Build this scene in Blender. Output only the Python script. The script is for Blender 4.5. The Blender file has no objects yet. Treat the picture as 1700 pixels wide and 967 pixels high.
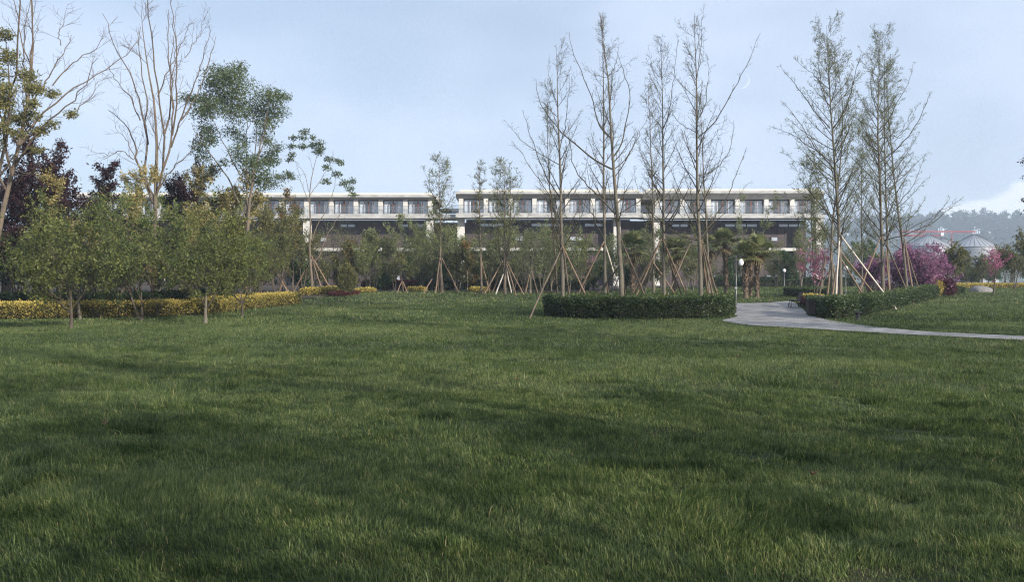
import bpy, math, random
import numpy as np
R = math.radians
C = bpy.context.scene.collection
SC = bpy.context.scene
F = 1400.0; CX = 850.0; HY = 467.0; EYE = 1.6      # focal length in photo pixels, principal column, horizon row, eye height

# ---------------------------------------------------------------- camera
cd = bpy.data.cameras.new("camera"); cam = bpy.data.objects.new("camera", cd); C.objects.link(cam)
cam.location = (0, 0, EYE); cam.rotation_euler = (R(90), 0, 0)
cd.sensor_width = 36; cd.lens = 36*F/1700; cd.shift_y = -(483.5-HY)/1700
cd.clip_start = 0.05; cd.clip_end = 9000
SC.camera = cam
# ---------------------------------------------------------------- world and sun
SUN_EL, SUN_AZ = 19.0, 133.0          # azimuth clockwise from +Y (the view direction)
w = bpy.data.worlds.new("World"); SC.world = w; w.use_nodes = True
nt = w.node_tree; N = nt.nodes; L = nt.links; N.clear()
sky = N.new('ShaderNodeTexSky'); sky.sky_type = 'NISHITA'; sky.sun_disc = False
sky.sun_elevation = R(SUN_EL); sky.sun_rotation = R(SUN_AZ)
sky.air_density = 1.0; sky.dust_density = 2.0; sky.ozone_density = 2.5
tc = N.new('ShaderNodeTexCoord')
def wmap(scale, loc=(0, 0, 0)):
    m = N.new('ShaderNodeMapping'); m.inputs['Scale'].default_value = scale; m.inputs['Location'].default_value = loc
    L.new(tc.outputs['Generated'], m.inputs[0]); return m
def wnoise(m, scale, detail=4, rough=.55):
    n = N.new('ShaderNodeTexNoise'); n.inputs['Scale'].default_value = scale; n.inputs['Detail'].default_value = detail
    n.inputs['Roughness'].default_value = rough; L.new(m.outputs[0], n.inputs['Vector']); return n.outputs['Fac']
def wramp(v, a, b, lo=0., hi=1.):
    r = N.new('ShaderNodeMapRange'); r.interpolation_type = 'SMOOTHSTEP'
    r.inputs[1].default_value = a; r.inputs[2].default_value = b; r.inputs[3].default_value = lo; r.inputs[4].default_value = hi
    L.new(v, r.inputs[0]); return r.outputs[0]
def wmath(op, a, b):
    m = N.new('ShaderNodeMath'); m.operation = op
    for k, v in enumerate((a, b)):
        if hasattr(v, 'node'): L.new(v, m.inputs[k])
        else: m.inputs[k].default_value = v
    return m.outputs[0]
def wmix(f, a, b):
    m = N.new('ShaderNodeMix'); m.data_type = 'RGBA'
    for k, v in ((0, f), (6, a), (7, b)):
        if hasattr(v, 'node'): L.new(v, m.inputs[k])
        else: m.inputs[k].default_value = v
    return m.outputs[2]
# soft high veil: broad pale patches over the blue
veil = wramp(wnoise(wmap((1.0, 1.0, 2.2), (3.1, 1.7, .4)), 2.6, 3, .5), .34, .66, .52, .86)
c1 = wmix(veil, sky.outputs[0], (5.7, 6.65, 8.35, 1))
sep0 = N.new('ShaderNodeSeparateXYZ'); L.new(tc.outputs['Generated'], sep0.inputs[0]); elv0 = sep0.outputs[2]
c1 = wmix(wramp(elv0, .34, .62, 0., .55), c1, (9.0, 10.2, 12.0, 1))      # extra brightness added above the view, lifting the light in the lawn's shade
# bank of white cumulus low over the ridge to the right of the view
sep = N.new('ShaderNodeSeparateXYZ'); L.new(tc.outputs['Generated'], sep.inputs[0])
puff = wnoise(wmap((1, 1, 1.6), (.2, .6, 0)), 9.0, 6, .6)
az = wmath('DIVIDE', sep.outputs[0], sep.outputs[1])
elv = wmath('DIVIDE', sep.outputs[2], sep.outputs[1])
top = wramp(az, .42, .66, .045, .130)
top = wmath('ADD', top, wmath('MULTIPLY', wmath('SUBTRACT', puff, .5), .11))
cm = wramp(wmath('SUBTRACT', top, elv), .0, .016)
cm = wmath('MULTIPLY', cm, wramp(sep.outputs[1], .1, .3))
cm = wmath('MULTIPLY', cm, wramp(az, .42, .50, 0., .85))
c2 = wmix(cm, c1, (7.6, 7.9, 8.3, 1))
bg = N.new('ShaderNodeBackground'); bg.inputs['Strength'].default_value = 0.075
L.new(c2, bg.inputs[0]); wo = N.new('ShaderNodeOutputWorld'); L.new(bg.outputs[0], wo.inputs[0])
sd = bpy.data.lights.new("sun", 'SUN'); sd.energy = 4.7; sd.angle = R(.5); sd.color = (1, .92, .81)
sun = bpy.data.objects.new("sun", sd); C.objects.link(sun)
sun.rotation_euler = (R(90-SUN_EL), 0, R(180-SUN_AZ))
SC.view_settings.view_transform = 'Standard'; SC.view_settings.look = 'None'
SC.view_settings.exposure = 0.85; SC.view_settings.gamma = 1.0
SC.cycles.use_denoising = True; SC.cycles.use_adaptive_sampling = False; SC.cycles.filter_width = 1.2
SC.cycles.denoiser = 'OPENIMAGEDENOISE'; SC.cycles.denoising_input_passes = 'RGB_ALBEDO_NORMAL'; SC.cycles.denoising_prefilter = 'NONE'
SC.cycles.max_bounces = 6; SC.cycles.diffuse_bounces = 3; SC.cycles.glossy_bounces = 2
SC.cycles.transmission_bounces = 3; SC.cycles.transparent_max_bounces = 20; SC.cycles.volume_bounces = 0

# ---------------------------------------------------------------- helpers
def vnoise(x, y, s, seed=0):
    x = np.asarray(x, float)/s; y = np.asarray(y, float)/s
    xi = np.floor(x).astype(np.int64); yi = np.floor(y).astype(np.int64); fx = x-xi; fy = y-yi
    fx = fx*fx*(3-2*fx); fy = fy*fy*(3-2*fy)
    def hsh(a, b):
        n = (a*374761393+b*668265263+seed*982451653) & 0x7fffffff
        n = ((n ^ (n >> 13))*1274126177) & 0x7fffffff
        return ((n ^ (n >> 16)) & 0xffff)/65535.
    return (hsh(xi, yi)*(1-fx)+hsh(xi+1, yi)*fx)*(1-fy)+(hsh(xi, yi+1)*(1-fx)+hsh(xi+1, yi+1)*fx)*fy
def sstep(a, b, v):
    t = np.clip((v-a)/(b-a), 0, 1); return t*t*(3-2*t)
def h(x, y):
    x = np.asarray(x, float); y = np.asarray(y, float)
    rise = .95*sstep(30, 92, y)
    hump = .20*np.exp(-((x+4)/11)**2-((y-64)/8)**2)
    roll = .05*np.sin(x*.21+.8)*np.sin(y*.17+.3)*sstep(6, 16, y)+.03*(vnoise(x, y, 3.2, 5)-.5)
    left = -.12*sstep(2, 14, -x)*sstep(14, 30, y)*(1-sstep(36, 55, y))
    return rise+hump+roll+left
def P(px, py, Y):                       # the point seen at photo pixel (px, py) at distance Y
    return np.array(((px-CX)/F*Y, Y, EYE-(py-HY)/F*Y))
def gz(x, y): return float(h(x, y))
def at(px, Y):                          # ground point on a column of the photo at distance Y
    x = (px-CX)/F*Y; return np.array((x, Y, gz(x, Y)))
def G(px, py):                          # ground point under a photo pixel
    Y = np.arange(3, 150, .05); x = (px-CX)/F*Y; z = EYE-(py-HY)/F*Y
    k = np.nonzero(h(x, Y) >= z)[0]
    k = k[0] if len(k) else len(Y)-1
    return np.array((x[k], Y[k], gz(x[k], Y[k])))
def unit(v): return v/np.maximum(np.linalg.norm(v, axis=-1, keepdims=True), 1e-9)

class MB:
    """collects vertices and faces of one mesh"""
    def __init__(s): s.v = []; s.f = []; s.t = []; s.n = 0
    def add(s, V, Fs, tint=None):
        V = np.asarray(V, np.float32); s.v.append(V)
        for f in (Fs if isinstance(Fs, list) else [Fs]): s.f.append(np.asarray(f, np.int64)+s.n)
        s.t.append(np.zeros(len(V), np.float32)+.5 if tint is None else np.asarray(tint, np.float32)); s.n += len(V); return s
    def box(s, x0, x1, y0, y1, z0, z1):
        V = [(x, y, z) for x in (x0, x1) for y in (y0, y1) for z in (z0, z1)]
        return s.add(V, [[(0, 1, 3, 2), (4, 6, 7, 5), (0, 4, 5, 1), (2, 3, 7, 6), (0, 2, 6, 4), (1, 5, 7, 3)]])
    def tubes(s, PT, RD, sides=5, rnd=None):
        PT = np.asarray(PT, float); RD = np.asarray(RD, float)
        if PT.ndim == 2: PT = PT[None]; RD = RD[None]
        n0, n = PT.shape[:2]
        T = unit(np.gradient(PT, axis=1)); ref = np.zeros_like(T); ref[..., 0] = 1
        par = np.abs(T[..., 0]) > .9; ref[par] = (0, 1, 0)
        U = unit(np.cross(T, ref)); W = np.cross(T, U)
        a = np.arange(sides)*2*np.pi/sides
        V = PT[:, :, None]+RD[:, :, None, None]*(U[:, :, None]*np.cos(a)[:, None]+W[:, :, None]*np.sin(a)[:, None])
        i = np.arange(n0)[:, None, None]*n*sides+np.arange(n-1)[None, :, None]*sides
        k = np.arange(sides)[None, None]; k2 = (k+1) % sides
        q = np.stack(np.broadcast_arrays(i+k, i+k2, i+sides+k2, i+sides+k), -1).reshape(-1, 4)
        t = np.repeat(np.random.default_rng(n0).random(n0), n*sides)
        return s.add(V.reshape(-1, 3), q, t)
    def lathe(s, prof, c, sides=12, cap=True):
        prof = np.asarray(prof, float); a = np.arange(sides)*2*np.pi/sides; n = len(prof)
        V = np.stack([prof[:, :1]*np.cos(a), prof[:, :1]*np.sin(a), np.repeat(prof[:, 1:], sides, 1)], -1).reshape(-1, 3)+np.asarray(c)
        i = np.arange(n-1)[:, None]*sides; k = np.arange(sides)[None]; k2 = (k+1) % sides
        Fs = [np.stack(np.broadcast_arrays(i+k, i+k2, i+sides+k2, i+sides+k), -1).reshape(-1, 4)]
        if cap: Fs.append(np.array([list(range((n-1)*sides, n*sides))]))
        return s.add(V, Fs)
    def build(s, name, mat, parent=None, org=(0, 0, 0), smooth=False):
        me = bpy.data.meshes.new(name)
        V = np.concatenate(s.v)-np.asarray(org, np.float32)
        me.vertices.add(len(V)); me.vertices.foreach_set('co', V.astype(np.float32).ravel())
        idx = np.concatenate([f.ravel() for f in s.f]); cnt = np.concatenate([np.full(len(f), f.shape[1]) for f in s.f])
        me.loops.add(len(idx)); me.loops.foreach_set('vertex_index', idx.astype(np.int32))
        me.polygons.add(len(cnt)); st = np.concatenate(([0], np.cumsum(cnt)[:-1]))
        me.polygons.foreach_set('loop_start', st.astype(np.int32))
        try: me.polygons.foreach_set('loop_total', cnt.astype(np.int32))
        except Exception: pass
        me.polygons.foreach_set('use_smooth', np.full(len(cnt), smooth, bool))
        a = me.attributes.new('tint', 'FLOAT', 'POINT'); a.data.foreach_set('value', np.concatenate(s.t).astype(np.float32))
        me.update(calc_edges=True); me.validate()
        me.materials.append(mat)
        o = bpy.data.objects.new(name, me); C.objects.link(o)
        if parent is not None: o.parent = parent
        else: o.location = org
        return o
def tag(o, label, cat, group=None, kind=None):
    if label: o['label'] = label
    if cat: o['category'] = cat
    if group: o['group'] = group
    if kind: o['kind'] = kind
    return o
def thing(name, loc, label, cat, group=None):
    o = bpy.data.objects.new(name, None); C.objects.link(o); o.location = loc; o.empty_display_size = .2
    return tag(o, label, cat, group)
def struct(o, kind='structure'): o['kind'] = kind; return o
def dup(root, loc, rz, sc, label=None, group=None):
    r = root.copy(); C.objects.link(r); r.location = loc; r.rotation_euler = (0, 0, rz); r.scale = (sc if isinstance(sc, tuple) else (sc,)*3)
    if label: r['label'] = label
    if group: r['group'] = group
    for ch in list(root.children):
        c = ch.copy(); C.objects.link(c); c.parent = r
        for g in list(ch.children):
            d = g.copy(); C.objects.link(d); d.parent = c
    return r

# ---------------------------------------------------------------- materials
def mat(name, base, rough=.7, metal=0., var=None, vscale=4., bump=0., bscale=30., spec=.3, stretch=None):
    m = bpy.data.materials.new(name); m.use_nodes = True; n = m.node_tree.nodes; l = m.node_tree.links
    b = n['Principled BSDF']; b.inputs['Roughness'].default_value = rough; b.inputs['Metallic'].default_value = metal
    b.inputs['Specular IOR Level'].default_value = spec
    b.inputs['Base Color'].default_value = (*base, 1)
    if var or bump:
        t = n.new('ShaderNodeTexCoord'); mp = n.new('ShaderNodeMapping'); l.new(t.outputs['Object'], mp.inputs[0])
        if stretch: mp.inputs['Scale'].default_value = stretch
    if var:
        x = n.new('ShaderNodeTexNoise'); x.inputs['Scale'].default_value = vscale; x.inputs['Detail'].default_value = 6; x.inputs['Roughness'].default_value = .65
        l.new(mp.outputs[0], x.inputs['Vector'])
        r = n.new('ShaderNodeValToRGB'); r.color_ramp.elements[0].position = .34; r.color_ramp.elements[1].position = .68
        r.color_ramp.elements[0].color = (*base, 1); r.color_ramp.elements[1].color = (*var, 1)
        l.new(x.outputs['Fac'], r.inputs[0]); l.new(r.outputs[0], b.inputs['Base Color'])
    if bump:
        x2 = n.new('ShaderNodeTexNoise'); x2.inputs['Scale'].default_value = bscale; x2.inputs['Detail'].default_value = 5
        l.new(mp.outputs[0], x2.inputs['Vector']); bp = n.new('ShaderNodeBump'); bp.inputs['Strength'].default_value = bump; bp.inputs['Distance'].default_value = .03
        l.new(x2.outputs['Fac'], bp.inputs['Height']); l.new(bp.outputs[0], b.inputs['Normal'])
    return m
def foliage(name, stops, transl=.35, rough=.5, spec=.25):
    """leaf material: colour ramp over a random value each leaf carries"""
    m = bpy.data.materials.new(name); m.use_nodes = True; n = m.node_tree.nodes; l = m.node_tree.links
    b = n['Principled BSDF']; b.inputs['Roughness'].default_value = rough; b.inputs['Specular IOR Level'].default_value = spec
    a = n.new('ShaderNodeAttribute'); a.attribute_name = 'tint'
    r = n.new('ShaderNodeValToRGB'); e = r.color_ramp.elements
    while len(e) < len(stops): e.new(.5)
    for k, (p, c) in enumerate(stops): e[k].position = p; e[k].color = (*c, 1)
    l.new(a.outputs['Fac'], r.inputs[0]); l.new(r.outputs[0], b.inputs['Base Color'])
    t = n.new('ShaderNodeBsdfTranslucent'); l.new(r.outputs[0], t.inputs['Color'])
    mx = n.new('ShaderNodeMixShader'); mx.inputs[0].default_value = transl
    l.new(b.outputs[0], mx.inputs[1]); l.new(t.outputs[0], mx.inputs[2]); l.new(mx.outputs[0], n['Material Output'].inputs[0])
    return m
BARK_TAN = mat('bark_tan', (0.088, 0.069, 0.050), .9, var=(0.165, 0.132, 0.099), vscale=9, bump=.5, stretch=(1, 1, .3))
BARK_GREY = mat('bark_grey', (0.078, 0.069, 0.054), .9, var=(0.156, 0.138, 0.105), vscale=10, bump=.5, stretch=(1, 1, .35))
BARK_BROWN = mat('bark_brown', (0.044, 0.034, 0.026), .9, var=(0.096, 0.078, 0.060), vscale=9, bump=.5, stretch=(1, 1, .35))
TWIG = mat('twig_bark', (0.039, 0.034, 0.022), .9, var=(0.071, 0.062, 0.041), vscale=6)
TWIG_TAN = mat('twig_tan', (0.080, 0.060, 0.043), .9, var=(0.130, 0.100, 0.072), vscale=6)
STAKE = mat('stake_wood', (0.130, 0.085, 0.055), .85, var=(0.234, 0.169, 0.117), vscale=3, stretch=(3, 3, .5), bump=.3)
STAKE_PALE = mat('stake_peeled_wood', (0.440, 0.392, 0.336), .8, var=(0.544, 0.496, 0.432), vscale=5)
STAKE_DARK = mat('stake_weathered_wood', (.075, .058, .042), .9, var=(.15, .12, .09), vscale=4)
L_DARK = foliage('leaf_citrus', [(0, (0.034, 0.053, 0.017)), (.5, (0.076, 0.108, 0.030)), (.82, (0.152, 0.179, 0.049)), (1, (0.289, 0.276, 0.083))])
L_GREEN = foliage('leaf_fresh_green', [(0, (0.025, 0.053, 0.020)), (.6, (0.050, 0.100, 0.033)), (1, (0.112, 0.169, 0.050))])
L_DEEP = foliage('leaf_deep_green', [(0, (.012, .028, .012)), (.7, (.026, .052, .02)), (1, (.06, .09, .03))])
L_FEATH = foliage('leaf_feathery', [(0, (.035, .055, .026)), (.6, (.085, .12, .052)), (1, (.17, .20, .09))])
L_PLUM = foliage('leaf_plum', [(0, (.014, .006, .008)), (.6, (.036, .014, .018)), (1, (.09, .038, .036))])
L_GOLD = foliage('leaf_golden_new', [(0, (.07, .08, .025)), (.4, (.20, .18, .06)), (.75, (.38, .31, .13)), (1, (.50, .37, .20))])
L_OLIVE = foliage('leaf_olive', [(0, (0.046, 0.055, 0.020)), (.6, (0.116, 0.120, 0.042)), (1, (0.262, 0.223, 0.077))])
L_RUST = foliage('leaf_rust', [(0, (0.052, 0.044, 0.016)), (.5, (0.130, 0.091, 0.026)), (1, (0.286, 0.163, 0.052))])
L_BUD = foliage('leaf_bud', [(0, (0.078, 0.091, 0.029)), (.6, (0.150, 0.176, 0.058)), (1, (0.260, 0.267, 0.098))])
L_BUDY = foliage('leaf_bud_yellow_green', [(0, (.08, .095, .025)), (.6, (.165, .195, .05)), (1, (.28, .29, .09))])
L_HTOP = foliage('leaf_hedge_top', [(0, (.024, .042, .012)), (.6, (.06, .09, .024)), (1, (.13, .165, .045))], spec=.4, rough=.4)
L_CITR = foliage('leaf_yellow_olive', [(0, (0.041, 0.053, 0.014)), (.5, (0.100, 0.118, 0.033)), (.82, (0.183, 0.195, 0.053)), (1, (0.319, 0.295, 0.088))])
L_YGREEN = foliage('leaf_yellow_green', [(0, (.06, .07, .025)), (.5, (.14, .14, .05)), (1, (.27, .24, .09))])
L_PALE = foliage('leaf_pale_green', [(0, (0.073, 0.087, 0.036)), (.6, (0.151, 0.174, 0.073)), (1, (0.263, 0.280, 0.123))])
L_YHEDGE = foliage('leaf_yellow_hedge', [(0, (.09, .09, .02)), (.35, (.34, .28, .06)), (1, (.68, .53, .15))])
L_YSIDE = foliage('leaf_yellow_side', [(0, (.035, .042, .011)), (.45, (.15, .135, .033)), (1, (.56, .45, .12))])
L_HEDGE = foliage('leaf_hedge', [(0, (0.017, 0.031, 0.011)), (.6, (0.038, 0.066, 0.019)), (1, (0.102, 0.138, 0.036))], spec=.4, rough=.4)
L_RED = foliage('leaf_red_hedge', [(0, (.035, .008, .010)), (.6, (.085, .018, .02)), (1, (.17, .035, .035))])
L_PINKD = foliage('blossom_deep_pink', [(0, (.20, .05, .10)), (.6, (.38, .13, .21)), (1, (.56, .30, .36))])
L_PINK = foliage('blossom_pink', [(0, (.20, .065, .11)), (.6, (.36, .15, .215)), (1, (.55, .33, .37))])
L_MAGENTA = foliage('blossom_magenta', [(0, (.12, .05, .10)), (.6, (.26, .11, .20)), (1, (.46, .24, .36))])
L_PALM = foliage('palm_frond', [(0, (0.062, 0.081, 0.031)), (.6, (0.150, 0.169, 0.062)), (1, (0.350, 0.325, 0.138))], spec=.4)
L_PALM_DEAD = foliage('palm_dead_frond', [(0, (.13, .10, .055)), (1, (.32, .25, .14))])
L_PINE = foliage('pine_needles', [(0, (.015, .03, .018)), (1, (.045, .07, .04))], transl=.15)
L_GRASS = foliage('grass_blade', [(0, (0.023, 0.041, 0.014)), (.4, (0.068, 0.105, 0.030)), (.75, (0.142, 0.188, 0.057)), (.96, (0.268, 0.285, 0.108)), (1, (0.388, 0.319, 0.148))], transl=.45, rough=.45, spec=.3)
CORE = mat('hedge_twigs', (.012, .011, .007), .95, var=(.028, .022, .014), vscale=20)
SOIL = mat('soil', (.030, .022, .015), .95, var=(.06, .044, .03), vscale=3, bump=.6, bscale=12)
CONC = mat('concrete', (.26, .26, .255), .8, var=(.43, .43, .42), vscale=.9, bump=.15, stretch=(1, 1, 3))
CONC_W = mat('white_render', (.48, .47, .45), .8, var=(.58, .57, .54), vscale=.9)
ROOFEDGE = mat('cream_roof_edge', (.50, .48, .41), .7, var=(.58, .56, .49), vscale=.8)
DARKFRAME = mat('dark_frame', (.022, .019, .02), .45)
REDWOOD = mat('red_brown_door', (.10, .04, .028), .5, var=(.15, .06, .04), vscale=3)
CURTAIN = mat('curtain', (.80, .83, .88), .9, var=(.86, .88, .90), vscale=5)
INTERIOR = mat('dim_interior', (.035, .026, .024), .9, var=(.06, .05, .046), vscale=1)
METAL_DK = mat('black_metal', (.014, .014, .015), .45)
METAL_GR = mat('grey_pole', (.11, .11, .11), .4, metal=.5)
WHITE = mat('white_plastic', (.80, .80, .80), .35)
SILO = mat('galvanised_sheet', (.22, .235, .26), .55, metal=.2, var=(.29, .305, .33), vscale=.4)
REDSTEEL = mat('red_steel', (.24, .055, .07), .5)
STONE = mat('pale_stone', (.12, .115, .11), .9, var=(.22, .215, .205), vscale=5, bump=.7, bscale=9)
def glass_mat(name, tint, mixv):
    m = bpy.data.materials.new(name); m.use_nodes = True; n = m.node_tree.nodes; l = m.node_tree.links; n.remove(n['Principled BSDF'])
    g = n.new('ShaderNodeBsdfGlossy'); g.inputs['Roughness'].default_value = .03; t = n.new('ShaderNodeBsdfTransparent'); t.inputs[0].default_value = (*tint, 1)
    mx = n.new('ShaderNodeMixShader'); mx.inputs[0].default_value = mixv; l.new(t.outputs[0], mx.inputs[1]); l.new(g.outputs[0], mx.inputs[2]); l.new(mx.outputs[0], n['Material Output'].inputs[0]); return m
GLASS = glass_mat('window_glass', (.95, .96, .97), .10)
RAILGLASS = glass_mat('rail_glass', (.92, .93, .94), .10)
SKYGLASS = mat('clerestory_glass', (.42, .45, .50), .12, metal=.25, spec=.6)
def cladding():
    m = mat('brown_cladding', (.075, .055, .052), .6); n = m.node_tree.nodes; l = m.node_tree.links; b = n['Principled BSDF']
    t = n.new('ShaderNodeTexCoord'); mp = n.new('ShaderNodeMapping'); l.new(t.outputs['Object'], mp.inputs[0]); mp.inputs['Rotation'].default_value = (R(90), 0, 0)
    br = n.new('ShaderNodeTexBrick'); br.offset = 0; br.inputs['Scale'].default_value = 1; br.inputs['Brick Width'].default_value = .95; br.inputs['Row Height'].default_value = 3.3
    br.inputs['Mortar Size'].default_value = .035; br.inputs['Color1'].default_value = (.042, .031, .032, 1); br.inputs['Color2'].default_value = (.064, .046, .046, 1); br.inputs['Mortar'].default_value = (.02, .016, .016, 1)
    l.new(mp.outputs[0], br.inputs['Vector']); l.new(br.outputs[0], b.inputs['Base Color']); return m
CLAD = cladding()
def paving():
    m = mat('grey_paving', (.3, .3, .3), .85); n = m.node_tree.nodes; l = m.node_tree.links; b = n['Principled BSDF']
    t = n.new('ShaderNodeTexCoord'); br = n.new('ShaderNodeTexBrick'); br.inputs['Scale'].default_value = 1; br.inputs['Brick Width'].default_value = .42; br.inputs['Row Height'].default_value = .21
    br.inputs['Mortar Size'].default_value = .012; br.inputs['Color1'].default_value = (.15, .147, .145, 1); br.inputs['Color2'].default_value = (.34, .33, .325, 1); br.inputs['Mortar'].default_value = (.09, .085, .075, 1)
    l.new(t.outputs['Object'], br.inputs['Vector'])
    no = n.new('ShaderNodeTexNoise'); no.inputs['Scale'].default_value = 1.3; no.inputs['Detail'].default_value = 6; l.new(t.outputs['Object'], no.inputs['Vector'])
    mx = n.new('ShaderNodeMix'); mx.data_type = 'RGBA'; mx.blend_type = 'MULTIPLY'; mx.inputs[0].default_value = .6
    l.new(br.outputs[0], mx.inputs[6]); rp = n.new('ShaderNodeValToRGB'); rp.color_ramp.elements[0].color = (.45, .43, .4, 1); rp.color_ramp.elements[0].position = .3; rp.color_ramp.elements[1].position = .62
    l.new(no.outputs['Fac'], rp.inputs[0]); l.new(rp.outputs[0], mx.inputs[7]); l.new(mx.outputs[2], b.inputs['Base Color']); return m
PAVING = paving()
def ground_mat():
    m = mat('lawn_ground', (.02, .035, .012), .95); n = m.node_tree.nodes; l = m.node_tree.links; b = n['Principled BSDF']
    t = n.new('ShaderNodeTexCoord')
    def nz(s, d=6):
        x = n.new('ShaderNodeTexNoise'); x.inputs['Scale'].default_value = s; x.inputs['Detail'].default_value = d; x.inputs['Roughness'].default_value = .65; l.new(t.outputs['Object'], x.inputs['Vector']); return x.outputs['Fac']
    r = n.new('ShaderNodeValToRGB'); e = r.color_ramp.elements; e[0].position = .3; e[0].color = (.015, .024, .008, 1); e[1].position = .72; e[1].color = (.045, .060, .020, 1)
    l.new(nz(6.), r.inputs[0])
    r2 = n.new('ShaderNodeValToRGB'); e = r2.color_ramp.elements; e[0].position = .42; e[0].color = (.55, .55, .5, 1); e[1].position = .6; e[1].color = (1, 1, 1, 1)
    l.new(nz(.35, 4), r2.inputs[0]); mx = n.new('ShaderNodeMix'); mx.data_type = 'RGBA'; mx.blend_type = 'MULTIPLY'; mx.inputs[0].default_value = .7
    l.new(r.outputs[0], mx.inputs[6]); l.new(r2.outputs[0], mx.inputs[7])
    r3 = n.new('ShaderNodeValToRGB'); e = r3.color_ramp.elements; e[0].position = .50; e[1].position = .60; l.new(nz(.8, 7), r3.inputs[0])
    m2 = n.new('ShaderNodeMix'); m2.data_type = 'RGBA'; l.new(r3.outputs[0], m2.inputs[0]); l.new(mx.outputs[2], m2.inputs[6]); m2.inputs[7].default_value = (.036, .022, .010, 1)
    l.new(m2.outputs[2], b.inputs['Base Color'])
    bp = n.new('ShaderNodeBump'); bp.inputs['Strength'].default_value = .9; bp.inputs['Distance'].default_value = .08; l.new(nz(22.), bp.inputs['Height']); l.new(bp.outputs[0], b.inputs['Normal'])
    return m
LAWN = ground_mat()
CAST_GREEN = L_DEEP

# ---------------------------------------------------------------- ground, path, hill
def grid_sheet(xs, ys, zf):
    X, Y = np.meshgrid(xs, ys); V = np.stack([X, Y, zf(X, Y)], -1).reshape(-1, 3); nx = len(xs)
    i = np.arange(len(ys)-1)[:, None]*nx+np.arange(nx-1)[None]
    return V, np.stack([i, i+1, i+nx+1, i+nx], -1).reshape(-1, 4)
def axis(lo, a, b, hi, fine):
    far = lambda s, e: s+(e-s)*np.linspace(0, 1, 26)[1:]**3
    return np.concatenate([far(a, lo)[::-1], np.arange(a, b+.01, fine), far(b, hi)])
m = MB(); V, Fq = grid_sheet(axis(-1500, -70, 70, 1500, .8), axis(-1500, -30, 125, 1500, .8), h); m.add(V, Fq)
struct(m.build('ground', LAWN, smooth=True))
def resample(pts, n):
    pts = np.asarray(pts, float); d = np.concatenate(([0], np.cumsum(np.linalg.norm(np.diff(pts, axis=0), axis=1))))
    t = np.linspace(0, d[-1], n); out = np.stack([np.interp(t, d, pts[:, k]) for k in range(pts.shape[1])], -1)
    for _ in range(2):
        o = out.copy(); o[1:-1] = .25*out[:-2]+.5*out[1:-1]+.25*out[2:]; out = o
    return out
near_edge = resample([(30, 16.6)]+[tuple(G(px, py)[:2]) for px, py in ((1880, 580), (1700, 567), (1560, 560), (1420, 552), (1310, 545), (1250, 543), (1232, 540))]+[(8.2, 33.6), (9.9, 36.6), (10.2, 40), (9, 43), (5.5, 44.5), (2.5, 44)], 70)
far_edge = resample([(30, 18.9)]+[tuple(G(px, py)[:2]) for px, py in ((1880, 571), (1700, 560), (1600, 556), (1500, 550), (1430, 545), (1390, 540), (1366, 533), (1345, 523), (1330, 512), (1322, 505), (1312, 500))]+[(15.2, 51), (12, 50.6), (9, 49.5), (5.5, 47.5), (2.5, 46)], 70)
PATHPOLY = np.concatenate([near_edge, far_edge[::-1]])
def inside(x, y, poly):
    c = np.zeros(len(x), bool); j = len(poly)-1
    for i in range(len(poly)):
        (xi, yi), (xj, yj) = poly[i], poly[j]
        c ^= ((yi > y) != (yj > y)) & (x < (xj-xi)*(y-yi)/(yj-yi+1e-12)+xi); j = i
    return c
m = MB(); k = 14; t = np.linspace(0, 1, k)[None, :, None]
Q = near_edge[:, None]*(1-t)+far_edge[:, None]*t; Z = h(Q[..., 0], Q[..., 1])+.03
V = np.concatenate([Q, Z[..., None]], -1).reshape(-1, 3); i = np.arange(69)[:, None]*k+np.arange(k-1)[None]
m.add(V, np.stack([i, i+k, i+k+1, i+1], -1).reshape(-1, 4)); struct(m.build('path', PAVING))
# planting bed soil in front of the building and behind the yellow hedge
def bed(poly, dz=.035):
    poly = np.asarray(poly, float); x0, y0 = poly.min(0); x1, y1 = poly.max(0)
    V, Fq = grid_sheet(np.arange(x0, x1+.6, .6), np.arange(y0, y1+.6, .6), lambda x, y: h(x, y)+dz)
    c = V[Fq].mean(1); Fq = Fq[inside(c[:, 0], c[:, 1], poly)]; return MB().add(V, Fq)
bedpoly = [(-75, 36.5), (-22, 36.5), (-17, 42), (-14.5, 51), (-13.3, 58), (-10, 65.5), (-3, 66), (3, 66.5), (8, 70), (13, 86), (30, 95), (52, 95), (52, 112), (-75, 112)]
struct(bed(bedpoly).build('soil_bed', SOIL))
# distant wooded ridge
def hillz(x, y):
    return 1+59*sstep(760, 1010, y)*sstep(140, 440, x)*(1-.3*sstep(700, 1400, x))+7*(vnoise(x, y, 140, 3)-.5)*sstep(760, 930, y)
m = MB(); V, Fq = grid_sheet(np.linspace(140, 1490, 60), np.linspace(715, 1450, 40), hillz); m.add(V, Fq)
struct(m.build('hill', mat('hill_undergrowth', (.03, .045, .02), .95, var=(.05, .065, .03), vscale=.05), smooth=True))

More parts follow.
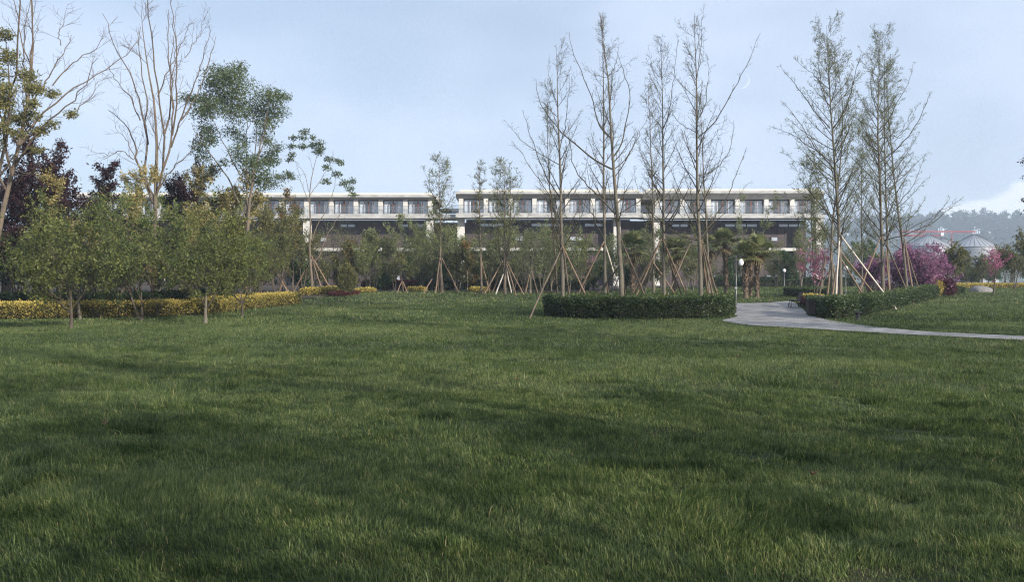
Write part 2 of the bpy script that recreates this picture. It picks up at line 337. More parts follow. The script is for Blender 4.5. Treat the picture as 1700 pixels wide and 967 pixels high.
# ---------------------------------------------------------------- branching
def perp_dir(rng, T, ang):
    r = unit(rng.normal(size=T.shape)); u = unit(np.cross(T, r)); return unit(T*np.cos(ang)[..., None]+u*np.sin(ang)[..., None])
def grow(rng, P0, D, Ln, Rd, n, wob, up, tip=.25):
    pts = [P0]; d = unit(D); stp = (Ln/(n-1))[:, None]
    for _ in range(n-1):
        d = unit(d+rng.normal(0, wob, d.shape)+np.array((0, 0, up))); pts.append(pts[-1]+d*stp)
    t = np.linspace(0, 1, n)[None]
    return np.stack(pts, 1), Rd[:, None]*(1-(1-tip)*t)
def spawn(rng, PT, RD, mch, t0, t1, ang, asd, ratio, taper, rr, keep=1., absl=None, flat=None):
    n0, n = PT.shape[:2]; t = t0+(t1-t0)*(np.arange(mch)[None]+rng.random((n0, mch)))/mch
    q = np.clip(t*(n-1), 0, n-1.001); i = q.astype(int); f = (q-i)[..., None]; r = np.arange(n0)[:, None]
    p = PT[r, i]*(1-f)+PT[r, i+1]*f; T = unit(PT[r, i+1]-PT[r, i]); rad = RD[r, i]*(1-f[..., 0])+RD[r, i+1]*f[..., 0]
    a = np.radians(rng.normal(ang, asd, t.shape)); d = perp_dir(rng, T, a)
    plen = np.linalg.norm(np.diff(PT, axis=1), axis=-1).sum(1)[:, None]
    base = plen*ratio if absl is None else absl
    ln = base*(1-taper*t)*(.7+.6*rng.random(t.shape)); k = rng.random(t.shape) < keep
    return p[k], d[k], ln[k], np.minimum(rad*rr, rad*.9)[k]
def leaf_cards(rng, Cn, size, asp=.42, droop=.15, jit=0., up=0.):
    n = len(Cn); u = rng.normal(size=(n, 3)); u[:, 2] += up-droop; u = unit(u); v = unit(np.cross(u, rng.normal(size=(n, 3)))); nr = np.cross(u, v)
    ln = (size*(.6+.8*rng.random(n)))[:, None]; wd = ln*asp*.5; c = Cn+rng.normal(0, 1, (n, 3))*jit
    fold = nr*wd*.35
    V = np.stack([c, c+u*ln*.45+v*wd+fold, c+u*ln, c+u*ln*.45-v*wd+fold], 1).reshape(-1, 3)
    return V, np.arange(n*4).reshape(-1, 4), np.repeat(rng.random(n), 4)
def along(rng, PT, per, t0=.1):
    n0, n = PT.shape[:2]; t = t0+(1-t0)*rng.random((n0, per)); q = np.clip(t*(n-1), 0, n-1.001); i = q.astype(int); f = (q-i)[..., None]; r = np.arange(n0)[:, None]
    return (PT[r, i]*(1-f)+PT[r, i+1]*f).reshape(-1, 3)
def ptree(name, label, cat, loc, seed, H, r0, levels, leaf=None, bark=BARK_TAN, twig=TWIG, lean=(0, 0), group=None, wob0=.03, trunk_frac=1., stems=1, min_r=.004, stem_ang=16, leafname='crown'):
    """procedural tree: levels = list of dicts (m, t0, t1, ang, asd, len, taper, rr, n, wob, up)"""
    rng = np.random.default_rng(seed); loc = np.asarray(loc, float); root = thing(name, loc, label, cat, group)
    if stems == 1: D = np.array([[lean[0], lean[1], 1.]])
    else:
        a = np.arange(stems)*2*np.pi/stems+rng.random(stems); s = np.sin(np.radians(stem_ang*(.5+rng.random(stems))))
        D = np.stack([np.cos(a)*s+lean[0], np.sin(a)*s+lean[1], np.ones(stems)], -1)
    P0 = np.zeros((len(D), 3)); P0[:, 2] = -.12
    PT, RD = grow(rng, P0, D, np.full(len(D), H*trunk_frac)*(.85+.3*rng.random(len(D)) if stems > 1 else 1), np.full(len(D), r0), 10, wob0, .04, .12)
    RD[:, 0] *= 1.35
    MB().tubes(PT, RD, 8).build('trunk', bark, root, smooth=True)
    br = MB(); got = False; allp = [(PT, RD)]
    for lv in levels:
        src = allp[lv.get('src', -1)]
        p, d, ln, rd = spawn(rng, src[0], src[1], lv['m'], lv.get('t0', .3), lv.get('t1', 1.), lv['ang'], lv.get('asd', 10), lv.get('len', .4), lv.get('taper', .5), lv.get('rr', .55), lv.get('keep', 1.), lv.get('abs'))
        Q, QR = grow(rng, p, d, ln, np.maximum(rd, min_r), lv.get('n', 5), lv.get('wob', .1), lv.get('up', .05))
        QR = np.maximum(QR, min_r*.7)
        br.tubes(Q, QR, 4 if lv.get('n', 5) > 4 else 3); allp.append((Q, QR)); got = True
    if got: br.build('branches', twig, root, smooth=True)
    if leaf:
        ps = np.concatenate([along(rng, allp[k][0], c) for k, c in leaf['on']]); V, Fq, tn = leaf_cards(rng, ps, leaf['size'], leaf.get('asp', .42), leaf.get('droop', .15), leaf.get('jit', .05))
        keep_ = vnoise(ps[:, 0]+ps[:, 2]*.73, ps[:, 1]-ps[:, 2]*.61, leaf.get('gap', .55), seed); ps = ps[rng.random(len(ps)) < .18+1.25*sstep(.25, .62, keep_)]; V, Fq, tn = leaf_cards(rng, ps, leaf['size'], leaf.get('asp', .42), leaf.get('droop', .15), leaf.get('jit', .05))
        # shoots at the top of the crown carry the newer, paler leaves
        zt = (ps[:, 2]-ps[:, 2].min())/(np.ptp(ps[:, 2])+1e-6); tn = np.clip(tn*.75+np.repeat(zt**2, 4)*leaf.get('new', .2), 0, 1)
        MB().add(V, Fq, tn).build(leafname, leaf['mat'], root)
    return root
def limb_path(pts, Y, dy, n, rng, jit=.02, y0=0.):
    pts = np.asarray(pts, float); W = np.array([P(a, b, Y) for a, b in pts]); W = resample(W, n)
    t = np.linspace(0, 1, n); W[:, 1] += y0+(dy-y0)*t; W += rng.normal(0, jit, W.shape)*np.minimum(t*4, 1)[:, None]; return W
def traced(name, label, cat, Y, seed, trunk, limbs, r0, tw=(10, .9, 38), tw2=(5, .4), leaf=None, bark=BARK_GREY, twig=TWIG, group=None, spread=.9, extra=None, rl=.4, clumps=None, min_r=.0055, up=.06, leafname='crown', trunk_tw=26, trunk_t0=.35, wig=.012, sinu=.025):
    """tree whose trunk and main limbs follow the photo, given depth by fanning the limbs towards and away from the viewer"""
    rng = np.random.default_rng(seed); bx, by = trunk[0]; base = np.array(((bx-CX)/F*Y, Y, 0.)); base[2] = gz(base[0], Y); root = thing(name, base, label, cat, group)
    T = limb_path(trunk, Y, 0, 14, rng, wig); T[0, 2] = base[2]-.15
    tr = np.linspace(1, .07, 14)**1.05*r0; tr[0] *= 1.3; m = MB().tubes(T, tr, 8); m.build('trunk', bark, root, base, True)
    LP, LR = [], []; trn = [T]
    for k, lb in enumerate(limbs):
        # a limb leaves the trunk where its first point meets it and drifts in depth as far as it drifts sideways
        start = P(lb[0][0], lb[0][1], Y); q = min((np.linalg.norm(t-start), j) for j, t in enumerate(T)); y0 = 0.
        ln = sum(math.hypot(a[0]-b[0], a[1]-b[1]) for a, b in zip(lb[:-1], lb[1:]))*Y/F
        dy = rng.choice((-1, 1))*spread*ln*(.15+.35*rng.random()); Wl = limb_path(lb, Y, dy, 15, rng, sinu, y0)
        r = max(min(tr[q[1]]*.62, rl*r0*min(max(ln/6, .25), 1.3)), .010); LP.append(Wl); LR.append(np.linspace(r, r*.22, 15))
    br = MB()
    if LP: LP = np.stack(LP); LR = np.stack(LR); br.tubes(LP, LR, 6)
    # further boughs all round the trunk so it is a tree from every side
    if extra:
        p, d, ln, rd = spawn(rng, T[None], tr[None], extra[0], extra[1], .97, extra[2], 9, .3, .80, .5, absl=extra[3]); d[:, 1] *= 1.2; d = unit(d)
        Q, QR = grow(rng, p, d, ln, np.clip(rd, .008, .026), 15, .022, .03, .25); br.tubes(Q, QR, 5)
        LP = np.concatenate([LP, Q]) if len(LP) else Q; LR = np.concatenate([LR, QR]) if len(LR) else QR
    src = LP; leafp = []
    Q = None
    if tw:
        p, d, ln, rd = spawn(rng, LP, LR, tw[0], .12, 1, tw[2], 12, .3, .55, .5, absl=tw[1]); Q, QR = grow(rng, p, d, ln, np.clip(rd, min_r, .014), 5, .09, up, .5); br.tubes(Q, QR, 3)
        if trunk_tw:
            p, d, ln, rd = spawn(rng, T[None], tr[None], trunk_tw, trunk_t0, 1, 48, 10, .1, .45, .4, absl=tw[1]*1.1); Q2, QR2 = grow(rng, p, d, ln, np.clip(rd, min_r, .012), 5, .08, up, .5); br.tubes(Q2, QR2, 3); Q = np.concatenate([Q, Q2]); QR = np.concatenate([QR, QR2])
        leafp.append(Q)
        if tw2:
            p, d, ln, rd = spawn(rng, Q, QR, tw2[0], .15, 1, 42, 14, .3, .4, .8, absl=tw2[1]); Q3, QR3 = grow(rng, p, d, ln, np.clip(rd, min_r*.8, .008), 3, .1, up, .6); br.tubes(Q3, QR3, 3); leafp.append(Q3)
    cl = MB(); have = False
    if clumps:
        allp = np.concatenate([LP.reshape(-1, 3), T])
        lo = np.concatenate([LR.reshape(-1), tr])
        for (cx, cy, cr) in clumps['at']:
            cr = cr*clumps.get('grow', 1.); c = P(cx, cy, Y); rr = cr*Y/F; c[1] += rng.normal(0, clumps.get('depth', 1.2))
            dd = np.linalg.norm((allp-c)*np.array((1, 1, 1.0)), axis=1)+np.maximum(allp[:, 2]-c[2], 0)*2; j = dd.argmin(); a = allp[j]
            mid = (a+c)/2+rng.normal(0, .08, 3)+np.array((0, 0, -.1)); br.tubes(resample([a, mid, c], 6), np.linspace(min(lo[j]*.7, .03), .008, 6), 4)
            k = 10; dirs = unit(rng.normal(size=(k, 3))+np.array((0, 0, .4))); q, qr = grow(rng, np.repeat(c[None], k, 0)-dirs*rr*.2, dirs, np.full(k, rr*1.15)*(.5+.7*rng.random(k)), np.full(k, .008), 4, .2, .0, .5); br.tubes(q, qr, 3)
            nleaf = int(clumps['per']*(cr/10)**2); g = unit(rng.normal(size=(nleaf, 3)))*(rng.random(nleaf)**.45)[:, None]*rr*np.array((1, 1, .62))
            V, Fq, tn = leaf_cards(rng, c+g+rng.normal(0, .03, g.shape), clumps['size'], clumps.get('asp', .42), .2); cl.add(V, Fq, np.clip(tn*.8+.2*rng.random(), 0, 1)); have = True
    br.build('branches', twig, root, base, True)
    if leaf:
        ps = np.concatenate([along(rng, q, leaf['per'], .2) for q in leafp]); ps = ps[rng.random(len(ps)) < leaf.get('keep', 1)]
        V, Fq, tn = leaf_cards(rng, ps, leaf['size'], leaf.get('asp', .5), 0, leaf.get('jit', .02)); cl.add(V, Fq, tn); have = True
    if have: cl.build(leafname, (leaf or clumps)['mat'], root, base)
    return root
def stake(root, a, b, mt=STAKE, r=.036, over=.15):
    a = np.asarray(a, float); b = np.asarray(b, float); d = unit(b-a); b2 = b+d*over; a2 = a-d*.1
    t = np.linspace(0, 1, 5)[:, None]; pts = a2*(1-t)+b2*t; rng = np.random.default_rng(int(abs(a[0]*977+b[1]*131)) % 9999); pts[1:-1] += rng.normal(0, .012, (3, 3))
    MB().tubes(pts, np.linspace(r*1.1, r*.85, 5), 7).build('stake', mt, root, tuple(root.location), True)
def tripod(label, Y, feet, group, mats=None, r=.036):
    """stakes leaning on a trunk at distance Y; each is (top px, top py, lower px, lower py, foot distance): the line seen in the photo, run on to the ground"""
    T = P(feet[0][0], feet[0][1], Y); base = np.array((T[0], Y, gz(T[0], Y)))
    root = thing('support_stakes' if len(feet) > 1 else 'support_stake', base, label, 'tree stakes', group)
    for k, (tx, ty, vx, vy, fy) in enumerate(feet):
        gpy = HY+(EYE-gz((vx-CX)/F*fy, fy))*F/fy; u = (gpy-ty)/(vy-ty); q = at(tx+(vx-tx)*u, fy)
        stake(root, q, P(tx, ty, Y)+np.array((0, .10 if fy > Y else -.10, 0)), (mats or [STAKE])[k % len(mats or [1])], r)
    return root

# ---------------------------------------------------------------- hedges
def offset_band(line, w0, w1):
    line = np.asarray(line, float)[:, :2]; t = unit(np.gradient(line, axis=0)); nrm = np.stack([-t[:, 1], t[:, 0]], -1); return np.concatenate([line+nrm*w1, (line-nrm*w0)[::-1]])
def hedge(name, label, cat, poly, H, lm, seed, group=None, dens=900, size=.07, topmat=None, rough=.06, asp=.5, round_=.16, hfun=None, legs=True):
    """clipped hedge over a footprint polygon: a twiggy core and leaves on its top and sides"""
    rng = np.random.default_rng(seed); poly = np.asarray(poly, float); 
    A = poly; B = np.roll(poly, -1, 0); area = .5*np.sum(A[:, 0]*B[:, 1]-B[:, 0]*A[:, 1])
    if area < 0: poly = poly[::-1]; A = poly; B = np.roll(poly, -1, 0); area = -area
    c = poly.mean(0); base = np.array((c[0], c[1], gz(*c))); root = thing(name, base, label, cat, group)
    T = unit(np.roll(poly, -1, 0)-np.roll(poly, 1, 0)); nin = np.stack([-T[:, 1], T[:, 0]], -1); core = poly+nin*.17; n = len(poly)
    z = h(core[:, 0], core[:, 1]); hh = lambda x, y: H*(1+.10*(vnoise(x, y, 1.1, seed)-.5)+.06*(vnoise(x, y, .35, seed+1)-.5))
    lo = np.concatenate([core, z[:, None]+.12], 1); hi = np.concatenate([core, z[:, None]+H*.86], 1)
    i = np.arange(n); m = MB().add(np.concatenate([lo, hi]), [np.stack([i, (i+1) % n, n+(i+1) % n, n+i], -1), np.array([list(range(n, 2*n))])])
    # leggy stems below the leaves
    per = np.linalg.norm(B-A, axis=1); tot = per.sum()
    m.build('hedge_core', CORE, root, base)
    def perim(k):
        s = rng.random(k)*tot; cs = np.concatenate(([0], np.cumsum(per))); j = np.clip(np.searchsorted(cs, s)-1, 0, n-1); f = ((s-cs[j])/per[j])[:, None]
        p = A[j]*(1-f)+B[j]*f; nn = -(nin[j]*(1-f)+nin[(j+1) % n]*f); return p, nn
    if legs:
        k = int(tot*5); p, nn = perim(k); p = p-nn*(.10+.1*rng.random(k))[:, None]; zz = h(p[:, 0], p[:, 1]); q = np.concatenate([p, zz[:, None]-.03], 1); d = np.concatenate([nn*.25, np.ones((k, 1))], 1)+rng.normal(0, .15, (k, 3))
        Q, QR = grow(rng, q, d, np.full(k, H*.6), np.full(k, .010), 4, .12, 0, .6); MB().tubes(Q, QR, 4).build('stems', BARK_BROWN, root, base)['kind'] = 'stuff'
    top = MB(); side = MB() if topmat else top
    k = int(area*dens*1.0); x0, y0 = poly.min(0); x1, y1 = poly.max(0)
    k2 = int(k*(x1-x0)*(y1-y0)/max(area, .01)); x = x0+(x1-x0)*rng.random(k2); y = y0+(y1-y0)*rng.random(k2); ok = inside(x, y, poly); x, y = x[ok], y[ok]
    # round the shoulders
    ds = np.full(len(x), 9.)
    for a, b in zip(A, B):
        ab = b-a; tt = np.clip(((x-a[0])*ab[0]+(y-a[1])*ab[1])/(ab@ab+1e-9), 0, 1); ds = np.minimum(ds, np.hypot(x-a[0]-tt*ab[0], y-a[1]-tt*ab[1]))
    zt = h(x, y)+hh(x, y)-np.where(ds < round_, (round_-ds)**2/round_*.9, 0)-.10*rng.random(len(x))**1.5+rough*rng.normal(0, .5, len(x))
    V, Fq, tn = leaf_cards(rng, np.stack([x, y, zt], -1), size, asp, -.5); top.add(V, Fq, np.clip(tn+.05, 0, 1))
    k = int(tot*H*dens*1.25); p, nn = perim(k); u = rng.random(k); zr = .10+(.90)*u**.8
    bul = .05*np.sin(u*3.1)+.12*(vnoise(p[:, 0]*1.+p[:, 1]*.7, zr*H, .30, seed+4)-.5)-round_*np.clip((zr-.8)/.2, 0, 1)**2*.8
    p = p+nn*(bul-.13*rng.random(k)+.02)[:, None]; V, Fq, tn = leaf_cards(rng, np.concatenate([p, (h(p[:, 0], p[:, 1])+zr*hh(p[:, 0], p[:, 1]))[:, None]], 1), size, asp, .1)
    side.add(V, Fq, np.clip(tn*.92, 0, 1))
    # stray shoots above the clipped top
    k = int(area*14); j = rng.integers(0, max(len(x), 1), k); q = np.stack([x[j], y[j], zt[j]], -1); Q, QR = grow(rng, q, rng.normal(0, .3, (k, 3))+(0, 0, 1), np.full(k, .13)*rng.random(k), np.full(k, .004), 3, .1, 0); 
    V, Fq, tn = leaf_cards(rng, along(rng, Q, 4), size*.8, asp, 0); top.add(V, Fq, np.clip(tn+.15, 0, 1))
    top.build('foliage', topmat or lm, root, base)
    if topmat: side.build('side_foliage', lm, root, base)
    return root

# ---------------------------------------------------------------- the long building
bY = 115.
BX = lambda px, Y=bY: (px-CX)/F*Y
BZ = lambda py, Y=bY: EYE-(py-HY)/F*Y
bld = thing('office_building', (BX(760), bY, 1.0), 'long low white and brown building with glazed top storey behind the trees', 'building')
borg = tuple(bld.location)
def bpart(name, mt, *boxes, parent=None, rel=None):
    m = MB()
    for b in boxes: m.box(*b)
    o = m.build(name, mt, parent or bld, rel if rel is not None else borg); return o
def sub(name, mt, parent, *boxes): return bpart(name, mt, *boxes, parent=parent)
def wing(x0, x1, top, Y, piers, sill=357., slab=(355.6, 363.), roofbot=331., ends=(0, 0)):
    zt, zb = BZ(top), BZ(roofbot); s0, s1 = BZ(slab[0]), BZ(slab[1]); X0, X1 = BX(x0), BX(x1)
    rm = MB(); prof = [(Y-.5, zt-.28), (Y+13, zt-.28), (Y+13, zb), (Y+1.0, zb), (Y+.55, zb+.02), (Y-.5, zt-.62)]; n_ = len(prof)
    i_ = np.arange(n_); rm.add([(xx, a_, b_) for xx in (X0, X1) for a_, b_ in prof], [np.stack([i_, (i_+1) % n_, n_+(i_+1) % n_, n_+i_], -1), np.array([list(range(n_)), list(range(n_, 2*n_))])])
    rf = rm.build('roof', CONC, bld, borg)
    sub('roof_edge', ROOFEDGE, rf, (X0+.5, X1-.5, Y-.1, Y+12.6, zt-.28, zt))
    bpart('floor_slab', CONC, (X0, X1, Y-.35, Y+3, s1, s0))
    # deep rooms behind the glazing
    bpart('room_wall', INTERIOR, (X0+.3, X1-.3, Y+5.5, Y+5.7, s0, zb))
    gl = MB(); gl.box(BX(piers[0])-1.2, BX(piers[-1])+1.2, Y-.22, Y-.20, s0+.08, s0+1.02)
    rl = gl.build('railing', RAILGLASS, bld, borg); r2 = MB(); r2.box(BX(piers[0])-1.2, BX(piers[-1])+1.2, Y-.24, Y-.18, s0+1.02, s0+1.06)
    for k in np.arange(BX(piers[0])-1.2, BX(piers[-1])+1.2, 1.13): r2.box(k, k+.03, Y-.235, Y-.225, s0+.0, s0+1.02)
    r2.build('rail', METAL_GR, rl, (0, 0, 0)); rl.children[0].location = (-borg[0], -borg[1], -borg[2])
    for p in piers: bpart('pier', CONC_W, (BX(p)-.30, BX(p)+.30, Y+.55, Y+1.7, s0, zb))
    rng = np.random.default_rng(int(x0))
    for a, b in zip(piers[:-1], piers[1:]):
        xa, xb = BX(a)+.303, BX(b)-.303; y = Y+1.05
        wn = thing('window', (0, 0, 0), None, None); wn.parent = bld; wn.location = (0, 0, 0)
        wn = bpart('window', DARKFRAME, (xa, xb, y, y+.12, zb-.14, zb), (xa, xb, y, y+.12, s0, s0+.06), (xa, xa+.09, y, y+.12, s0+.06, zb-.14), (xb-.09, xb, y, y+.12, s0+.06, zb-.14)) if bpy.data.objects.remove(wn) is None else None
        sub('pane', GLASS, wn, (xa+.09, xb-.09, y+.05, y+.065, s0+.06, zb-.14))
        mid = (xa+xb)/2; wd = xb-xa
        sub('door_leaf', REDWOOD, wn, (mid-.09, mid+.09, y-.01, y+.10, s0+.06, zb-.2), (xa+wd*.27, xa+wd*.27+.06, y-.01, y+.10, s0+.06, zb-.2), (xb-wd*.27-.06, xb-wd*.27, y-.01, y+.10, s0+.06, zb-.2))
        for side in (0, 1):
            cw = wd*(.24+.08*rng.random()); cx0 = xa+.12 if side == 0 else xb-.12-cw; n = 25; u = np.linspace(0, 1, n); yy = y+.20+.05*np.sin(u*n*1.3)
            top_, bot = zb-.16, s0+.08; V = np.concatenate([np.stack([cx0+u*cw, yy, np.full(n, bot)], -1), np.stack([cx0+u*cw, yy, np.full(n, top_)], -1)]); i = np.arange(n-1)
            MB().add(V, np.stack([i, i+1, n+i+1, n+i], -1)).build('curtain', CURTAIN, wn, borg)
    # storey below: recessed dark cladding with a strip of high windows
    g = .8
    bpart('clad_wall', CLAD, (X0+1.2, X1-1.2, Y+3.6, Y+12, g, s1))
    return s0, s1, zb
Lp = [135.2+41.28*k for k in range(15)]
wing(122, 724, 320.5, bY, Lp)
wing(758, 1064, 317., bY-1.5, [766, 807, 848, 887, 941, 983, 1024, 1058])
wing(1066, 1366, 314.5, bY-.4, [1091.5, 1133, 1177, 1225, 1273, 1316, 1357])
# link between the two left wings
s0, s1 = BZ(355.6), BZ(363)
bpart('floor_slab', CONC, (BX(724)+.01, BX(758)-.01, bY+.2, bY+4, s1, s0))
bpart('link_roof', CONC, (BX(720), BX(766), bY+9, bY+14, BZ(341), BZ(337)))
bpart('clad_wall', CLAD, (BX(724)-1, BX(758)+1, bY+8, bY+11.9, .8, s1-.02)); bpart('clad_wall', CLAD, (BX(1050), BX(1084), bY+4.2, bY+9, .82, s1-.03))
# first-floor band, tall white columns
for a, b in ((480, 706), (772, 1020), (1030, 1085), (1285, 1334)): bpart('band', CONC_W, (BX(a), BX(b), bY+(1.1 if 765 < a < 1030 else 2.2), bY+(2.06 if 765 < a < 1030 else 3.15) if a > 765 else bY+3.55, BZ(416), BZ(411)))
bpart('portal_frame', CONC, (BX(1331.5), BX(1334), bY+2.55, bY+3.5, BZ(452), BZ(416)))
for p in (508, 713, 765, 1025, 1090.5, 1362): bpart('column', CONC_W, (BX(p)-.48, BX(p)+.48, bY+.3, bY+1.3, .7, BZ(363)))
def strip(a, b, py0, py1, n, name='high_window', y=bY+3.52):
    xs = np.linspace(BX(a), BX(b), n+1)
    for k in range(n):
        wdw = bpart(name, DARKFRAME, (xs[k]+.02, xs[k+1]-.02, y, y+.06, BZ(py1)-.05, BZ(py0)+.05)); sub('pane', SKYGLASS, wdw, (xs[k]+.09, xs[k+1]-.09, y-.02, y-.003, BZ(py1), BZ(py0)))
for a, b, n in ((556, 582, 2), (661, 712, 4), (796, 838, 2), (882, 938, 3), (972, 1008, 2), (1122, 1150, 2), (1212, 1268, 3), (1304, 1354, 3)): strip(a, b, 370., 374.4, n, y=bY+(1.9 if 765 < a < 1064 else (3.0 if a > 1064 else 3.42))) 
for a, b in ((522, 534), (853, 872), (947, 970), (1291, 1303)): strip(a, b, 392.5, 398.5, 2 if b-a > 15 else 1, 'window', y=bY+(1.9 if 765 < a < 1064 else (3.0 if a > 1064 else 3.42)))
for a, b in ((646, 660), (778, 792), (1185, 1197), (1283, 1303)): strip(a, b, 457, 465, 2, 'ground_window', y=bY+(1.9 if 765 < a < 1064 else 3.0))

# ---------------------------------------------------------------- far right: silos, red gantry, ridge wood
def silo(px, eave, apex, half, Y, label):
    x = BX(px, Y); r = half*Y/F; ze, za = BZ(eave, Y), BZ(apex, Y); root = thing('grain_silo', (x, Y, 1.), label, 'silo', 'silos in front of the wooded ridge')
    m = MB(); prof = []
    for k, z in enumerate(np.linspace(.8, ze, 26)): prof.append((r*(1+.006*(k % 2)), z))
    m.lathe(prof, (x, Y, 0), 40, False).build('wall', SILO, root, (x, Y, 1.))
    m = MB(); m.lathe([(r*1.04, ze-.12), (r*1.04, ze+.02), (r*.10, za-.25), (r*.09, za)], (x, Y, 0), 40); rf = m.build('roof', SILO, root, (x, Y, 1.))
    rb = MB()
    for k in range(28):
        a = k*2*math.pi/28; rb.tubes(np.array([(x+math.cos(a)*r*1.03, Y+math.sin(a)*r*1.03, ze+.08), (x+math.cos(a)*r*.1, Y+math.sin(a)*r*.1, za-.15)]), np.array((.09, .07)), 4)
    rb.build('roof_ribs', METAL_GR, rf, (x, Y, 1.))
    return root
silo(1541, 409, 388.5, 34, 315, 'grey silo with conical roof behind the magenta bush, left of the three')
silo(1566, 411, 394, 26, 345, 'grey silo half hidden behind another between the pink trees')
silo(1616.5, 410.5, 388.5, 36, 312, 'grey ribbed silo whose roof tip meets the end of the red gantry')
gY = 333.; gx0, gx1 = BX(1492, gY), BX(1619, gY); gr = thing('gantry_crane', (gx0, gY, 1), 'red steel gantry running above the silo roofs', 'gantry'); go = tuple(gr.location)
def truss(x0, x1, z, hgt, name):
    m = MB()
    for yy in (-.6, .6):
        for zz in (z, z+hgt): m.box(x0, x1, gY+yy-.09, gY+yy+.09, zz-.09, zz+.09)
    n = int((x1-x0)/1.1)
    for k in range(n):
        a = x0+(x1-x0)*k/n; b = x0+(x1-x0)*(k+1)/n
        for yy in (-.6, .6): m.tubes(np.array([(a, gY+yy, z if k % 2 else z+hgt), (b, gY+yy, z+hgt if k % 2 else z)]), np.array((.07, .07)), 4)
    return m.build(name, REDSTEEL, gr, go)
truss(gx0, gx1, BZ(386.3, gY), .55, 'beam'); truss(gx0, BX(1564, gY), BZ(392.4, gY), .45, 'walkway')
for p in (1495, 1532, 1579): MB().box(BX(p, gY)-.16, BX(p, gY)+.16, gY-.7, gY-.4, .8, BZ(387.2, gY)).build('leg', REDSTEEL, gr, go)
MB().box(BX(1560, gY), BX(1564, gY), gY-1.1, gY-.72, BZ(392, gY), BZ(387.4, gY)).build('cabin', WHITE, gr, go)
def pine_arrays(rng, x, y, z, H):
    """tall bare-stemmed pine with an uneven layered top"""
    t = np.linspace(0, 1, 8); pts = np.stack([x+np.cumsum(rng.normal(0, .12, 8)), y+np.cumsum(rng.normal(0, .12, 8)), z-.4+t*H*.94], -1); rad = .17*(1-t*.75)
    cs = []; sz = []; bp = []
    for k in range(rng.integers(9, 15)):
        u = .52+.48*rng.random()**.8; a = rng.random()*6.28; rr = H*.17*(1.15-u)*(.6+1.0*rng.random())*1.9; c = pts[int(u*7)]+np.array((math.cos(a)*rr, math.sin(a)*rr, H*.03)); bp.append((pts[int(u*7)], c))
        n = 46; g = rng.normal(size=(n, 3))*np.array((.75, .75, .34))*H*.058; cs.append(c+g)
    cs.append(pts[-1]+rng.normal(size=(40, 3))*np.array((.6, .6, .5))*H*.05)
    return pts, rad, np.concatenate(cs), bp
rng = np.random.default_rng(77)
wood = MB(); wt = MB()
for k in range(760):
    x = 300+760*rng.random(); y = 800+290*rng.random()**.8; z = float(hillz(x, y)); H = 18+8*rng.random()
    pts, rad, cs, bp = pine_arrays(rng, x, y, z, H); V, Fq, tn = leaf_cards(rng, cs, 2.1, .5); wood.add(V, Fq, tn); wt.tubes(pts, rad*2.2, 5)
fw = wood.build('forest', L_PINE); tag(fw, None, None, None, 'stuff'); ft = wt.build('tree_stems', BARK_BROWN, fw)
protos = []
for k, (px, Y) in enumerate([(1668, 1000), (1604, 1012), (1645, 1030), (1583, 1018), (1688, 1005), (1715, 1015), (1632, 1040), (1560, 1030), (1546, 1005), (1529, 1025), (1617, 1008), (1655, 1040), (1700, 1043), (1595, 1042), (1512, 1018), (1738, 1003), (1760, 1022)]):
    x = BX(px, Y); z = float(hillz(x, Y)); sc = (.70+.5*rng.random())
    if k < 4:
        r = thing('pine_tree', (x, Y, z), 'hazy pine standing out on the skyline of the ridge', 'tree', 'pines on the skyline of the ridge')
        pts, rad, cs, bp = pine_arrays(rng, x, Y, z, 28.); MB().tubes(pts, rad*2.2, 6).build('trunk', BARK_BROWN, r, (x, Y, z)); V, Fq, tn = leaf_cards(rng, cs, 2.2, .5); mm = MB().add(V, Fq, tn)
        b = MB()
        for a, c in bp: b.tubes(np.array([a, c]), np.array((.16, .07)), 4)
        b.build('branches', BARK_BROWN, r, (x, Y, z)); mm.build('crown', L_PINE, r, (x, Y, z)); protos.append(r)
    else: dup(protos[k % 4], (x, Y, z), rng.random()*6, sc)

# ---------------------------------------------------------------- hedges and beds
ell = lambda cx, cy, rx, ry, n=44, p=2.4: np.stack([cx+rx*np.sign(np.cos(a))*np.abs(np.cos(a))**(2/p) if False else cx+rx*np.cos(a), cy+ry*np.sin(a)], -1) if (a := np.linspace(0, 2*np.pi, n, endpoint=False)) is not None else None
g0 = G(1068, 532)
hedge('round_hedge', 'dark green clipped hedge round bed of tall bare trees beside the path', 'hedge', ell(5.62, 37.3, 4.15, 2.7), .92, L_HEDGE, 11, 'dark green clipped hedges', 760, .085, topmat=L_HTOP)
fr = resample([G(px, py)[:2] for px, py in ((1350, 523), (1360, 530), (1385, 533), (1420, 528), (1460, 520), (1500, 511), (1535, 502), (1557, 496))], 30)
sh = np.stack([np.linspace(.15, .6, 30), .9+1.5*np.clip(np.linspace(0, 1, 30)*4, 0, 1)], -1)
hedge('curved_hedge', 'dark green clipped hedge curving along the right lawn from the path', 'hedge', np.concatenate([fr, (fr+sh)[::-1]]), .88, L_HEDGE, 12, 'dark green clipped hedges', 620, .09, topmat=L_HTOP)
yl = resample([(-30, 35.6)]+[tuple(G(px, py)[:2]) for px, py in ((-40, 533), (60, 531.5), (160, 530), (260, 527.5), (345, 524), (400, 516.5), (450, 511), (500, 507))], 46)
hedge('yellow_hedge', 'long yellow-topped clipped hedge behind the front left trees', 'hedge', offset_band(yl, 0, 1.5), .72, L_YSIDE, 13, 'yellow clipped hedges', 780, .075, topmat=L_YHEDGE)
y2 = resample([at(p, Y)[:2] for p, Y in ((497, 60.5), (530, 60.), (560, 61), (578, 63))], 14)
